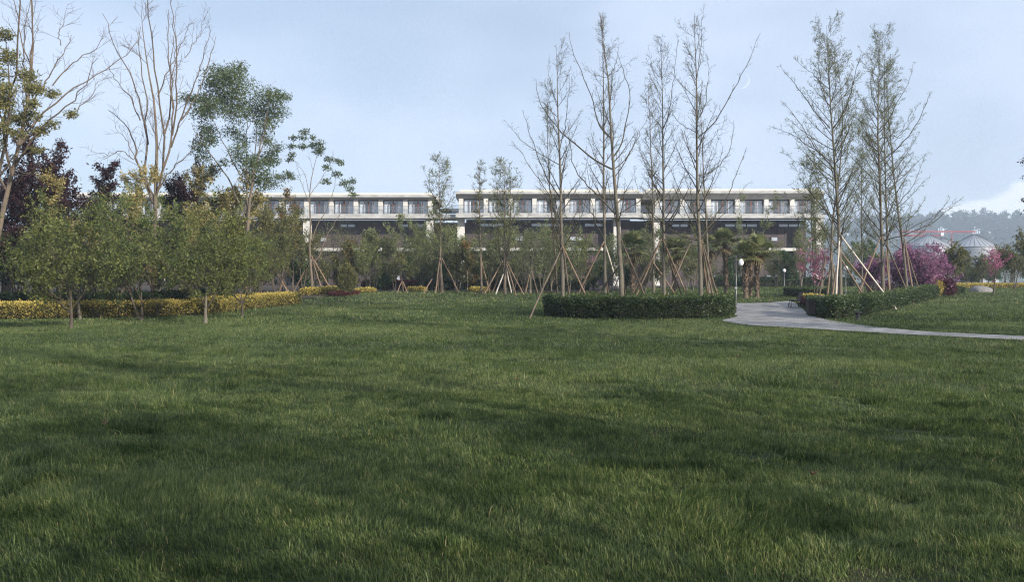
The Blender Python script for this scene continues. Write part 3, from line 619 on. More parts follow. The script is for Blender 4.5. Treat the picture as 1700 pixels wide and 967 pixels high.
hedge('yellow_hedge', 'short far yellow hedge behind the end of the long one', 'hedge', offset_band(y2, 0, 1.8), .5, L_YHEDGE, 14, 'yellow clipped hedges', 420, .10)
r2 = resample([at(p, Y)[:2] for p, Y in ((545, 58.5), (570, 58.4), (596, 60))], 12)
hedge('red_hedge', 'low dark red hedge in front of round olive bush', 'hedge', offset_band(r2, 0, 1.0), .30, L_RED, 15, 'red-leaved low hedges', 420, .09)
r3 = resample([at(p, Y)[:2] for p, Y in ((600, 71), (660, 71), (708, 72))], 12)
hedge('red_hedge', 'low red-brown hedge in the planting left of the slender far trees', 'hedge', offset_band(r3, 0, 1.6), .85, L_RED, 16, 'red-leaved low hedges', 260, .11)
yb = resample([G(px, py)[:2] for px, py in ((1323, 505), (1335, 510), (1347, 517), (1352, 521))], 10)
ybb = offset_band(yb, -.1, 1.3)
hedge('flower_border', 'yellow-topped border with red lower leaves beside the black bench', 'hedge', ybb, .58, L_RED, 17, None, 620, .08, topmat=L_YHEDGE)
bk = resample([at(p, Y)[:2] for p, Y in ((1300, 62), (1330, 59), (1375, 58))], 10)
hedge('low_hedge', 'low dark hedge on the lawn behind the black bench', 'hedge', offset_band(bk, 0, 2.0), .62, L_HEDGE, 18, 'dark green clipped hedges', 330, .10)
bk = resample([at(p, Y)[:2] for p, Y in ((1175, 88), (1240, 90), (1330, 91), (1420, 91))], 20)
hedge('low_hedge', 'long dark hedge along the foot of the building behind the palms', 'hedge', offset_band(bk, 0, 1.6), 1.0, L_DEEP, 19, 'dark green clipped hedges', 150, .16)
bk = resample([at(p, Y)[:2] for p, Y in ((700, 69), (800, 70), (910, 71), (980, 72))], 20)
hedge('low_hedge', 'dark loose hedge behind the staked far trees in the middle', 'hedge', offset_band(bk, 0, 2.0), .95, L_DEEP, 20, 'dark green clipped hedges', 190, .14)
bk = resample([at(p, Y)[:2] for p, Y in ((-60, 39.5), (60, 40), (180, 41), (300, 43), (380, 48))], 24)
hedge('low_hedge', 'dark loose hedge right behind the long yellow hedge', 'hedge', offset_band(bk, 0, 2.2), .95, L_DEEP, 21, 'dark green clipped hedges', 300, .10)
bk = resample([at(p, Y)[:2] for p, Y in ((1585, 84), (1640, 85), (1720, 85), (1800, 85))], 16)
hedge('yellow_hedge', 'thin far yellow hedge behind the pale stone on the right lawn', 'hedge', offset_band(bk, 0, 1.2), .45, L_YHEDGE, 22, 'yellow clipped hedges', 220, .13)
bk = resample([at(p, Y)[:2] for p, Y in ((1566, 67), (1585, 66), (1602, 67))], 10)
hedge('low_hedge', 'small dark clump beside yellow shrub at the end of the curved hedge', 'hedge', offset_band(bk, 0, 1.5), .55, L_HEDGE, 23, 'dark green clipped hedges', 300, .11)
for k, (p, Y, lb) in enumerate(((606, 63.5, 'little yellow clump left of the small staked tree'), (692, 66, 'little yellow clump beside the slender staked far tree'), (795, 66, 'little yellow clump at foot of the thinnest far tree'))):
    c = at(p, Y); hedge('yellow_clump', lb, 'shrub', ell(c[0], c[1], .75, .5, 16), .34, L_YHEDGE, 24+k, 'little yellow clumps', 420, .10, legs=False)

# ---------------------------------------------------------------- the tall bare trees in the round hedge bed
GA = 'bare trees in the round hedge bed'; leafA = dict(mat=L_BUD, per=2, size=.045, keep=.5)
traced('bare_tree', 'bare tree leftmost in the round hedge bed, wide low limbs to the left', 'tree', 36.3, 31,
       [(934.5, 530), (934, 440), (932, 370), (931, 298), (927, 210), (925, 143), (924, 78)],
       [[(930, 275), (904, 258), (870, 237), (838, 197)], [(933, 400), (915, 330), (880, 280), (850, 240)], [(931, 330), (905, 290), (885, 230), (868, 170)], [(929, 250), (938, 215), (946, 160), (950, 110)], [(926, 180), (916, 150), (911, 100)], [(932, 410), (917, 380), (912, 300), (911, 215)], [(933, 410), (955, 385), (972, 340), (985, 280)], [(928, 230), (912, 200), (905, 160)], [(934, 470), (920, 466), (905, 450)], [(934, 475), (960, 468), (985, 455)]],
       .095, leaf=leafA, group=GA, min_r=.005, trunk_tw=6, tw=(12, .5, 42), tw2=(2, .22), extra=(24, .22, 42, 3.4))
traced('bare_tree', 'tallest bare tree of the round hedge bed, thick trunk, low crossing limbs', 'tree', 35.4, 32,
       [(1033, 530), (1031, 440), (1026, 380), (1020, 298), (1015, 223), (1011, 161), (1006, 93), (995, 19)],
       [[(1016, 281), (994, 270), (969, 251), (938, 220), (910, 189), (894, 155), (890, 124)], [(1020, 281), (1037, 267), (1056, 239), (1068, 211), (1084, 183)], [(1014, 230), (994, 214), (989, 186), (981, 149), (969, 118), (950, 74), (946, 43)], [(1018, 261), (1037, 236), (1042, 199), (1054, 161), (1053, 133), (1042, 90), (1037, 68)], [(1008, 129), (1025, 102), (1032, 59)], [(1008, 129), (1037, 105), (1059, 90)], [(1007, 129), (987, 124), (972, 109)], [(1022, 356), (1006, 338), (984, 316), (959, 288), (950, 263), (946, 200)], [(1024, 357), (1046, 344), (1065, 331), (1077, 319), (1092, 280)], [(1011, 170), (1024, 150), (1042, 120)], [(1031, 440), (1060, 425), (1090, 410)], [(1005, 90), (1003, 50), (1001, 12)]],
       .115, leaf=dict(leafA, keep=.22), group=GA, min_r=.005, trunk_tw=6, tw=(10, .45, 42), tw2=(2, .2), extra=(16, .25, 40, 3.0))
traced('bare_tree', 'slim straight bare tree just left of the tallest in the hedge bed', 'tree', 38.2, 33,
       [(1005, 528), (1004, 440), (1003, 370), (1001, 298), (1003, 186), (1000, 102), (1001, 20)],
       [[(1004, 400), (985, 370), (975, 320), (968, 260)], [(1003, 360), (1018, 320), (1034, 270)], [(1002, 290), (985, 250), (978, 200)], [(1003, 210), (1016, 180), (1022, 140)], [(1002, 250), (1020, 225), (1030, 190)], [(1003, 420), (970, 400), (925, 350), (900, 330)]],
       .085, leaf=dict(leafA, keep=.3), group=GA, min_r=.005, trunk_tw=6, tw=(12, .48, 42), tw2=(2, .22), extra=(25, .28, 36, 2.6))
traced('bare_tree', 'bare tree with forked top between the tallest and the pale-trunked one', 'tree', 37.0, 34,
       [(1103, 530), (1102, 440), (1102, 370), (1101, 298), (1100, 214), (1099, 124), (1098, 66)],
       [[(1100, 214), (1090, 198), (1077, 174), (1074, 125)], [(1100, 214), (1109, 195), (1113, 149), (1117, 70)], [(1100, 300), (1080, 280), (1064, 250), (1055, 215)], [(1101, 300), (1121, 270), (1130, 225)], [(1101, 380), (1075, 350), (1055, 320), (1047, 280)], [(1099, 150), (1088, 120), (1082, 75)], [(1102, 420), (1130, 400), (1148, 360)], [(1099, 130), (1108, 110), (1112, 75)], [(1101, 330), (1118, 310), (1140, 290)]],
       .085, leaf=dict(leafA, keep=.7), group=GA, min_r=.005, trunk_tw=6, tw=(12, .48, 42), tw2=(2, .22), extra=(28, .28, 38, 2.8))
traced('bare_tree', 'thin bare tree at the back, just left of the forked-top one', 'tree', 39.3, 35,
       [(1086, 526), (1085, 440), (1084, 370), (1083, 291), (1079, 211), (1077, 174), (1076, 140)],
       [[(1084, 380), (1070, 350), (1062, 310)], [(1083, 300), (1070, 270), (1060, 215)], [(1082, 290), (1092, 262), (1096, 230)], [(1084, 400), (1097, 372), (1105, 340)]],
       .07, leaf=dict(leafA, keep=.6), group=GA, min_r=.005, trunk_tw=6, tw=(12, .48, 42), tw2=(2, .22), extra=(28, .3, 38, 1.4))
traced('bare_tree', 'bare tree with pale lower trunk at the right of the round bed', 'tree', 36.0, 36,
       [(1164, 532), (1163, 440), (1160, 370), (1156.5, 298), (1157.5, 217), (1156.5, 130), (1153, 84), (1153, 20)],
       [[(1157, 130), (1160, 93), (1159, 19)], [(1158, 229), (1186, 205), (1208, 161), (1229, 115), (1243, 74)], [(1158, 200), (1173, 174), (1181, 124), (1181, 81)], [(1157, 220), (1130, 205), (1118, 183), (1108, 150)], [(1158, 292), (1195, 280), (1220, 245), (1233, 190)], [(1162, 398), (1195, 356), (1223, 306), (1242, 263), (1255, 235)], [(1162, 400), (1130, 393), (1102, 369), (1077, 341), (1055, 310)], [(1161, 385), (1139, 372), (1117, 343), (1105, 320)], [(1162, 400), (1190, 362), (1210, 343), (1228, 310)], [(1157, 300), (1130, 270), (1108, 240)], [(1157, 250), (1180, 235), (1200, 200)], [(1157, 150), (1146, 120), (1143, 85)], [(1156, 120), (1168, 95), (1172, 60)], [(1162, 410), (1135, 400), (1112, 400)], [(1162, 405), (1195, 400), (1222, 385)]],
       .10, leaf=dict(leafA, keep=.45), group=GA, min_r=.005, trunk_tw=6, tw=(12, .48, 42), tw2=(2, .22), extra=(25, .25, 40, 3.4))
traced('bare_tree', 'thin dark bare tree right behind the pale-trunked one', 'tree', 38.6, 37,
       [(1178, 528), (1175, 440), (1173, 370), (1168, 298), (1165, 220), (1162, 150)],
       [[(1170, 330), (1190, 300), (1210, 260)], [(1168, 290), (1182, 262), (1190, 220)], [(1171, 350), (1150, 320), (1140, 280)]],
       .07, leaf=dict(leafA, keep=.5), group=GA, min_r=.005, trunk_tw=6, tw=(12, .48, 42), tw2=(2, .22), extra=(22, .3, 40, 1.5))
traced('bare_tree', 'thinnest leaning bare tree at the left back of the round bed', 'tree', 39.2, 38,
       [(927, 524), (923, 440), (918, 380), (911, 298), (908, 220), (910, 130)],
       [[(915, 350), (898, 310), (890, 270)], [(911, 290), (922, 260), (926, 225)], [(917, 380), (930, 350), (938, 315)]],
       .05, leaf=dict(leafA, keep=.5), group=GA, min_r=.005, trunk_tw=6, tw=(12, .48, 42), tw2=(2, .22), extra=(19, .3, 38, 1.3), bark=BARK_BROWN)
GS = 'stakes bracing the trees of the round hedge bed'
tripod('leaning stakes on leftmost bare tree, one foot outside the hedge', 36.3, [(933, 410, 880, 528, 35.0), (934, 410, 972, 490, 35.8), (935, 408, 945, 490, 37.2)], GS, [STAKE_DARK, STAKE, STAKE_DARK])
tripod('two pale stakes crossing behind the slim straight tree of the bed', 38.2, [(1000, 406, 959, 490, 37.5), (1005, 406, 1024, 468, 39.2), (1005, 440, 1010, 492, 39.5)], GS, [STAKE, STAKE_PALE, STAKE])
tripod('dark stakes leaning on the thick trunk of the tallest bed tree', 35.4, [(1029, 392, 1071, 494, 36.4), (1030, 440, 991, 490, 36.6), (1031, 420, 1038, 490, 37)], GS, [STAKE_DARK])
tripod('reddish stakes crossing left of the fork-topped tree in the bed', 37.0, [(1094, 403, 1049, 490, 36.2), (1096, 400, 1055, 493, 35.7), (1102, 403, 1142, 494, 36.2), (1104, 410, 1133, 494, 38)], GS, [STAKE])
tripod('long dark stake crossing rightward from thin back tree with a pale one', 39.3, [(1147, 401, 1105, 496, 36.0), (1086, 440, 1125, 495, 38.6), (1086, 430, 1068, 490, 40)], GS, [STAKE_DARK, STAKE])
tripod('dark stakes leaning close on the pale-trunked tree, feet right of it', 36.0, [(1166, 398, 1194, 500, 37.0), (1165, 400, 1184, 494, 36.8), (1165, 410, 1176, 494, 37.4)], GS, [STAKE_DARK, STAKE_DARK, STAKE], r=.042)

# ---------------------------------------------------------------- budding trees behind the curved hedge on the right
GB = 'budding trees behind the curved hedge'; leafB = dict(mat=L_BUDY, per=4, size=.050, keep=.85)
traced('budding_tree', 'greenest budding tree behind the near end of the curved hedge', 'tree', 43., 41,
       [(1395, 512), (1395, 440), (1393, 376), (1386, 288), (1382, 215), (1377, 146), (1374, 84), (1373, 42)],
       [[(1378, 213), (1357, 180), (1335, 135), (1314, 97)], [(1377, 148), (1349, 119), (1322, 94)], [(1380, 180), (1362, 160), (1350, 125), (1347, 80)], [(1380, 269), (1349, 242), (1322, 218), (1287, 202)], [(1384, 280), (1345, 240), (1315, 195), (1294, 175)], [(1382, 213), (1400, 189), (1405, 150), (1414, 95)], [(1384, 300), (1360, 285), (1330, 265), (1310, 245)], [(1380, 170), (1392, 140), (1395, 85)], [(1388, 300), (1410, 270), (1425, 220)], [(1392, 376), (1375, 350), (1350, 330), (1325, 310)], [(1393, 390), (1420, 360), (1440, 330)], [(1375, 110), (1365, 85), (1360, 60)], [(1376, 120), (1390, 95), (1386, 70)], [(1394, 430), (1425, 410), (1460, 395)], [(1394, 425), (1365, 410), (1345, 380)]],
       .115, leaf=leafB, group=GB, extra=(58, .2, 44, 4.4), tw=(13, .55, 40), tw2=(3, .24), trunk_tw=10)
traced('budding_tree', 'slim budding tree right beside the greenest one, leaning right', 'tree', 45., 42,
       [(1383, 510), (1381, 440), (1379, 376), (1395, 290), (1401, 191), (1394, 130), (1389, 86)],
       [[(1398, 260), (1420, 220), (1432, 170)], [(1400, 200), (1412, 170), (1418, 130)], [(1385, 340), (1368, 310), (1356, 260)], [(1399, 230), (1388, 200), (1384, 160)], [(1390, 310), (1415, 290), (1435, 255)]],
       .08, leaf=leafB, group=GB, extra=(36, .2, 42, 3.4), tw=(11, .5, 40), tw2=(3, .24), trunk_tw=8)
traced('budding_tree', 'tall budding tree in the middle of the curved hedge, bright trunk', 'tree', 48., 43,
       [(1466, 505), (1465, 440), (1463, 365), (1460, 288), (1457.6, 218), (1457.6, 132), (1460, 84), (1462, 50)],
       [[(1458, 215), (1432, 202), (1410, 180), (1397, 164)], [(1459, 215), (1480, 199), (1502, 164), (1529, 132), (1550, 86)], [(1458, 190), (1440, 150), (1447, 110), (1455, 85)], [(1460, 270), (1485, 250), (1510, 215), (1530, 160)], [(1459, 250), (1435, 225), (1425, 180)], [(1461, 300), (1490, 280), (1512, 255)], [(1457, 140), (1470, 115), (1480, 90)], [(1464, 400), (1500, 390), (1537, 372), (1573, 335)], [(1463, 385), (1430, 350), (1412, 320)], [(1464, 395), (1490, 372), (1515, 350)], [(1464, 400), (1438, 385), (1410, 385)], [(1460, 230), (1490, 225), (1505, 190)]],
       .12, leaf=leafB, group=GB, extra=(54, .2, 44, 4.3), tw=(13, .55, 40), tw2=(3, .24), trunk_tw=10)
traced('budding_tree', 'slim budding tree just behind the bright-trunked one', 'tree', 50.5, 44,
       [(1477, 502), (1475, 440), (1472, 370), (1469.7, 288), (1469, 180), (1468, 75)],
       [[(1470, 260), (1484, 225), (1490, 170)], [(1469, 200), (1458, 170), (1452, 130)], [(1469, 160), (1478, 135), (1481, 100)], [(1471, 300), (1455, 270), (1448, 230)]],
       .08, leaf=leafB, group=GB, extra=(34, .2, 40, 3.0), tw=(11, .5, 40), tw2=(3, .24), trunk_tw=8)
traced('budding_tree', 'budding tree leaning left at the far end of curved hedge, long low branch', 'tree', 53., 45,
       [(1507, 498), (1501, 425), (1498, 395), (1491, 348), (1483, 288), (1476, 202), (1472, 143), (1470, 100)],
       [[(1500, 408), (1537, 383), (1566, 351), (1587, 327)], [(1497, 388), (1527, 369), (1555, 350), (1573, 336)], [(1480, 240), (1500, 215), (1512, 175)], [(1486, 310), (1468, 280), (1460, 240)], [(1478, 220), (1464, 190), (1462, 150)], [(1490, 340), (1510, 310), (1520, 260)]],
       .10, leaf=leafB, group=GB, extra=(32, .2, 42, 3.2), tw=(11, .5, 40), tw2=(3, .24), trunk_tw=8)
traced('budding_tree', 'pale green sparse tree at the end wall of the building', 'tree', 62., 46,
       [(1352, 490), (1350, 420), (1347, 360), (1346, 300), (1345, 262)],
       [[(1348, 390), (1325, 360), (1312, 325)], [(1347, 360), (1368, 330), (1380, 300)], [(1346, 330), (1330, 300), (1326, 275)], [(1349, 400), (1372, 380), (1385, 350)], [(1346, 310), (1358, 285), (1362, 262)]],
       .09, leaf=dict(mat=L_PALE, per=6, size=.09, keep=.8), group=GB, extra=(22, .25, 48, 2.4), tw=(8, .9, 45), tw2=(5, .5))
traced('budding_tree', 'thin budding tree behind between the two tall trunks of curved hedge', 'tree', 56., 47,
       [(1432, 492), (1431, 420), (1430, 340), (1431, 260), (1433, 190)],
       [[(1430, 350), (1415, 320), (1410, 280)], [(1430, 320), (1446, 290), (1450, 250)], [(1431, 270), (1420, 240), (1418, 210)]],
       .06, leaf=leafB, group=GB, extra=(24, .2, 40, 2.0), tw2=(5, .45))
GT = 'stakes bracing the trees behind the curved hedge'
tripod('brightest pale stake crossing others on the greenest budding tree', 43., [(1397.5, 392, 1463, 481, 44.6), (1396, 428, 1427, 479, 45.5), (1392, 400, 1388, 489, 42.0), (1379, 421, 1373, 492, 43.), (1393, 415, 1381, 490, 42.)], GT, [STAKE_PALE, STAKE, STAKE_PALE, STAKE, STAKE], r=.045)
tripod('dark stakes at the left of the slim leaning-right budding tree', 45., [(1369, 430, 1359, 494, 44.), (1380, 425, 1390, 480, 46.), (1383, 400, 1443, 478, 47.)], GT, [STAKE_DARK, STAKE, STAKE], r=.045)
tripod('stakes crossing at both sides of the bright-trunked budding tree', 48., [(1459, 398, 1426, 485, 46.8), (1469, 397, 1502, 474, 49.2), (1470, 418, 1475, 477, 47.), (1461, 440, 1442, 482, 49)], GT, [STAKE, STAKE_DARK, STAKE, STAKE_DARK], r=.045)
tripod('two close stakes right of the tree at the far hedge end', 53., [(1501, 401, 1513, 473, 51.8), (1505, 413, 1522, 470, 53.8)], GT, [STAKE, STAKE_DARK], r=.05)

# ---------------------------------------------------------------- slender staked trees before the building, middle of the photo
GM = 'slender staked trees on the far lawn edge'; leafM = dict(mat=L_BUD, per=4, size=.085, keep=.8)
traced('slender_tree', 'slender spire tree by the gap between building wings, one side limb', 'tree', 62.5, 51, [(734, 487), (731, 440), (731, 380), (729, 320), (729, 262)],
       [[(730, 350), (718, 325), (708, 295), (700, 272)], [(731, 400), (716, 380), (708, 350)], [(730, 380), (745, 350), (750, 320)], [(731, 410), (748, 390), (756, 360)], [(732, 425), (712, 410), (700, 385)]],
       .12, leaf=leafM, group=GM, trunk_tw=12, extra=(34, .18, 46, 3.0), tw=(7, .7, 40), tw2=(5, .35), bark=BARK_TAN)
traced('slender_tree', 'thinnest slender far tree with bare pole-like trunk', 'tree', 62.5, 52, [(800, 487), (798, 440), (797, 380), (796, 320), (796, 270)],
       [[(797, 340), (786, 310), (783, 295)], [(797, 320), (806, 295), (808, 280)]], .085, leaf=dict(leafM, keep=.5), group=GM, extra=(22, .35, 32, .9), tw=(5, .5, 38), tw2=(4, .3), bark=BARK_TAN, min_r=.008)
traced('slender_tree', 'bushy several-stemmed slender tree with a cone of many stakes', 'tree', 62.5, 53, [(838, 488), (838, 440), (838, 380), (838, 320), (837, 272)],
       [[(838, 450), (847, 400), (847, 330), (846, 275)], [(838, 460), (829, 420), (828, 360), (826, 310)], [(838, 380), (820, 355), (812, 325)], [(838, 350), (860, 320), (868, 300)], [(838, 400), (866, 375), (880, 350)], [(838, 320), (824, 300), (820, 285)], [(838, 330), (852, 305), (858, 285)]],
       .12, leaf=leafM, group=GM, trunk_tw=12, extra=(38, .16, 46, 3.2), tw=(7, .75, 42), tw2=(5, .35), bark=BARK_TAN)
GMS = 'stakes bracing the far slender trees'
tripod('wide stakes of the spire tree by the gap between building wings', 62.5, [(735, 432, 761, 485, 63), (730, 432, 722.6, 487, 61.8), (729, 440, 727, 487, 63.3), (716, 466, 703, 487, 62)], GMS, r=.05)
tripod('single stake leaning on the thinnest far tree', 62.5, [(800, 437, 812.6, 486, 63), (799, 440, 801, 486, 63.4)], GMS, r=.045)
tripod('cone of many pale stakes under the several-stemmed far tree', 62.5, [(833, 436, 806, 485, 62), (836, 440, 816.5, 487, 63), (836, 455, 824, 487, 61.5), (842, 436, 867.5, 487, 62.2), (841, 440, 857, 491, 60.8), (840, 445, 849, 487, 63.2)], GMS, [STAKE, STAKE, STAKE_PALE], r=.05)

# ---------------------------------------------------------------- left: bare vase trees, feathery tree, umbrella tree
GL = 'tall bare trees on the left'
traced('bare_tree', 'bare tan tree with spreading limbs at the left photo edge', 'tree', 39., 61, [(-22, 520), (-8, 420), (2, 345), (14, 310), (26, 278), (36, 215), (48, 170), (58, 100), (54, 30), (48, -60)],
       [[(20, 290), (20, 214), (43, 188), (78, 139), (101, 75), (119, 0), (128, -60)], [(30, 250), (38, 208), (58, 174), (87, 142), (130, 96), (162, 67), (180, 28)], [(26, 275), (67, 223), (95, 206), (133, 180), (165, 148), (188, 104)], [(50, 150), (58, 95), (66, 40), (72, -40)], [(46, 175), (30, 110), (24, 40), (30, -30)], [(10, 315), (-10, 250), (-20, 160), (-14, 60)], [(40, 200), (60, 140), (84, 85), (96, 45)], [(56, 120), (42, 70), (36, 0), (36, -50)], [(87, 142), (110, 100), (150, 75), (160, 40)], [(110, 197), (140, 160), (148, 130), (165, 115)], [(30, 240), (6, 180), (4, 90), (10, 0)], [(24, 280), (60, 290), (85, 262), (110, 250)], [(101, 75), (90, 45), (95, 5)]],
       .15, leaf=None, bark=BARK_TAN, twig=TWIG_TAN, group=GL, extra=(4, .4, 30, 3.), tw=(7, 1.3, 34), tw2=(3, .6), trunk_t0=.5, spread=1.1, min_r=.009, trunk_tw=6, sinu=.05)
traced('bare_tree', 'bare tan vase-shaped tree with many upright limbs above the yellow shrubs', 'tree', 45., 62, [(256, 510), (256, 430), (257, 350), (258, 300), (262, 268), (259, 174), (246, 116), (237, 75), (234, 14)],
       [[(257, 330), (236, 300), (234, 250), (233, 185), (229, 151), (214, 96), (207, 26)], [(258, 310), (268, 270), (272, 226), (262, 162), (255, 130), (243, 80), (240, 20)], [(258, 330), (276, 295), (287, 229), (285, 145), (290, 87), (285, 29), (292, -20)], [(284, 245), (307, 191), (333, 148), (350, 100), (368, 65)], [(286, 225), (300, 170), (301, 140), (307, 96), (301, 35), (313, -10)], [(256, 340), (224, 275), (216, 232), (200, 208), (174, 180), (160, 170)], [(260, 320), (290, 278), (330, 249), (340, 235)], [(272, 226), (280, 180), (276, 120), (262, 60), (262, 0)], [(233, 200), (222, 160), (204, 140), (195, 110)], [(246, 240), (250, 190), (240, 140), (222, 90), (212, 50)], [(300, 200), (320, 160), (330, 110), (336, 40)], [(287, 180), (276, 140), (278, 60), (270, 5)], [(222, 265), (200, 250), (170, 255), (150, 252)], [(234, 280), (210, 240), (198, 225), (180, 205)], [(262, 160), (270, 110), (282, 70), (288, 20)], [(307, 96), (325, 60), (330, 10)]],
       .16, leaf=None, bark=BARK_TAN, twig=TWIG_TAN, group=GL, extra=(4, .4, 26, 3.), tw=(7, 1.3, 32), tw2=(3, .6), trunk_t0=.55, spread=1.0, min_r=.010, trunk_tw=6, sinu=.05)
traced('feathery_tree', 'tall feathery green tree with pale forked limbs, left of the umbrella tree', 'tree', 48., 63, [(408, 505), (410, 430), (411, 360), (417, 310), (424, 271), (434, 240), (438, 205), (446, 175)],
       [[(418, 305), (414, 250), (411, 215), (405, 180), (395, 130)], [(411, 360), (400, 300), (392, 250), (386, 215), (380, 150)], [(410, 370), (385, 300), (360, 262), (340, 235), (330, 210)], [(424, 271), (440, 245), (455, 180), (462, 165)], [(398, 290), (375, 240), (358, 200), (350, 175)], [(411, 215), (425, 180), (425, 150)], [(412, 350), (432, 310), (440, 285)]],
       .15, bark=BARK_TAN, twig=BARK_GREY, tw=(3, .6, 40), tw2=None, spread=1.1, trunk_tw=0, min_r=.008,
       clumps=dict(mat=L_FEATH, grow=1.75, per=78, size=.15, asp=.34, depth=1.2, at=[(384, 118, 14), (408, 117, 9), (365, 128, 16), (392, 138, 18), (350, 140, 13), (372, 152, 20), (405, 152, 22), (430, 145, 15), (352, 163, 17), (338, 178, 13), (388, 172, 20), (418, 175, 20), (445, 165, 17), (464, 163, 11), (470, 155, 7), (455, 180, 13), (437, 192, 16), (400, 195, 17), (370, 190, 18), (345, 195, 13), (328, 207, 11), (335, 228, 12), (352, 222, 12), (378, 215, 14), (412, 215, 12), (440, 212, 11), (336, 250, 10), (365, 240, 8), (440, 232, 9), (400, 240, 8), (318, 168, 10), (310, 160, 8), (326, 158, 9), (432, 262, 15), (415, 272, 14), (450, 280, 14), (438, 296, 16), (418, 300, 14), (462, 300, 9), (395, 228, 9), (445, 250, 7), (330, 238, 9), (344, 264, 9), (372, 252, 9), (356, 282, 9), (408, 256, 10), (446, 264, 10), (457, 243, 8), (382, 275, 8), (470, 288, 8)]))
traced('umbrella_tree', 'slender tree with leaf tufts only at its tips, two stakes', 'tree', 63.5, 64, [(519, 482), (516, 445), (513, 410), (517, 370), (512, 330), (516, 300), (522, 275), (528, 245)],
       [[(513, 335), (503, 310), (497, 285), (492, 262)], [(514, 325), (535, 290), (545, 270), (548, 245)], [(512, 318), (505, 290), (490, 270), (475, 255)], [(518, 400), (524, 375), (548, 330), (552, 300), (556, 280)], [(515, 440), (530, 430), (537, 395), (552, 370), (568, 342), (578, 310)], [(520, 285), (515, 262), (510, 240)], [(540, 280), (552, 268), (556, 258)]],
       .11, bark=BARK_TAN, twig=BARK_TAN, tw=(3, .6, 40), tw2=None, spread=.9, trunk_tw=0, min_r=.008,
       clumps=dict(mat=L_FEATH, grow=1.12, per=170, size=.17, asp=.42, depth=.6, at=[(489, 230, 7), (501, 227, 7), (513, 224, 8), (481, 241, 7), (465, 255, 6), (478, 265, 6), (491, 261, 7), (507, 246, 8), (519, 241, 8), (533, 240, 8), (528, 252, 9), (543, 263, 8), (558, 266, 7), (567, 271, 6), (545, 280, 8), (556, 288, 8), (540, 300, 8), (574, 305, 9), (583, 300, 7), (580, 313, 7), (590, 325, 7), (465, 295, 7), (476, 287, 6), (483, 294, 5), (520, 228, 6), (535, 250, 7)]))
tripod('three pale stakes bracing the umbrella-like tuft-tipped tree', 63.5, [(517, 428, 496, 468, 64.5), (518, 430, 532, 474, 64), (519, 428, 549, 480, 63), (518, 440, 524, 472, 64.5)], 'stakes bracing trees left of the far lawn', r=.05)
traced('leafy_tree', 'yellow-green leafy tree cut by the left photo edge', 'tree', 36.5, 65, [(-35, 520), (-25, 420), (-12, 330), (2, 270), (15, 215), (20, 150), (10, 90), (8, 55)],
       [[(0, 275), (18, 240), (30, 200), (48, 165)], [(-5, 300), (28, 260), (60, 230), (90, 190)], [(-15, 330), (-30, 260), (-40, 180)], [(18, 190), (35, 150), (45, 130)]],
       .14, bark=BARK_BROWN, twig=BARK_BROWN, tw=(3, .6, 40), tw2=None, trunk_tw=0,
       clumps=dict(mat=L_YGREEN, grow=1.4, per=110, size=.13, asp=.4, depth=.7, at=[(5, 55, 13), (15, 95, 17), (3, 125, 17), (28, 118, 15), (45, 140, 15), (12, 150, 18), (38, 160, 16), (62, 150, 12), (25, 180, 17), (5, 190, 15), (48, 190, 13), (75, 150, 10), (70, 178, 10), (95, 180, 10), (15, 215, 15), (38, 225, 11), (82, 205, 9), (-15, 160, 20), (-20, 110, 20), (-25, 200, 20), (50, 245, 9), (60, 215, 9), (-5, 240, 14)]))

# ---------------------------------------------------------------- small front trees on the left lawn
GF = 'small round trees on the left front lawn'
def small_tree(px, py, top, seed, label, spreadm=1.9, lean=(0, 0), r0=.075, stems=1, per=9, size=.098):
    g = G(px, py); H = (HY-top)/F*g[1]+EYE-g[2]
    return ptree('small_tree', label, 'tree', g, seed, H, r0, [
        dict(m=9, t0=.36, t1=1., ang=44, asd=16, abs=H*.60, taper=.0, rr=.62, n=8, wob=.11, up=.07),
        dict(m=10, t0=.18, ang=44, asd=14, abs=spreadm*.52, taper=.35, rr=.5, n=5, wob=.13, up=.05),
        dict(m=6, t0=.15, ang=46, asd=16, abs=spreadm*.27, taper=.3, rr=.6, n=4, wob=.15, up=.02)],
        leaf=dict(on=[(2, 6), (3, int(per*1.6))], mat=(L_DARK, L_CITR)[seed % 3 != 1], size=size*1.1, jit=.05, asp=.46, droop=.25, new=.25), bark=BARK_BROWN if seed % 2 else BARK_GREY, twig=TWIG, lean=lean, group=GF, trunk_frac=.36, stems=stems, wob0=.06, leafname='crown')
small_tree(118, 547, 345, 71, 'front-most small tree, thin trunk branching low with a bare left limb', 1.75)
small_tree(133, 531, 330, 72, 'small tree half behind front-most one, trunk against the yellow hedge', 1.7, lean=(.04, 0))
small_tree(235, 534, 295, 73, 'small tree with slim double trunk midway along yellow hedge', 2.05, stems=2, r0=.055)
small_tree(341, 538, 335, 74, 'small tree with pale thick trunk at the right of the front row', 1.8, r0=.09)
small_tree(316, 524, 345, 75, 'small dark-trunked tree hidden behind the pale-trunked one', 1.8, lean=(-.12, 0))
small_tree(375, 519, 340, 76, 'small tree with dark trunk between pale-trunked and last front trees', 1.9)
small_tree(402, 527, 375, 77, 'last small tree of front row toward the open lawn', 1.65, lean=(.06, 0))
small_tree(417, 512, 345, 78, 'small tree behind the last front one, near yellow hedge bend', 1.9)
small_tree(40, 522, 330, 79, 'small tree rising behind yellow hedge near left photo edge', 1.9)

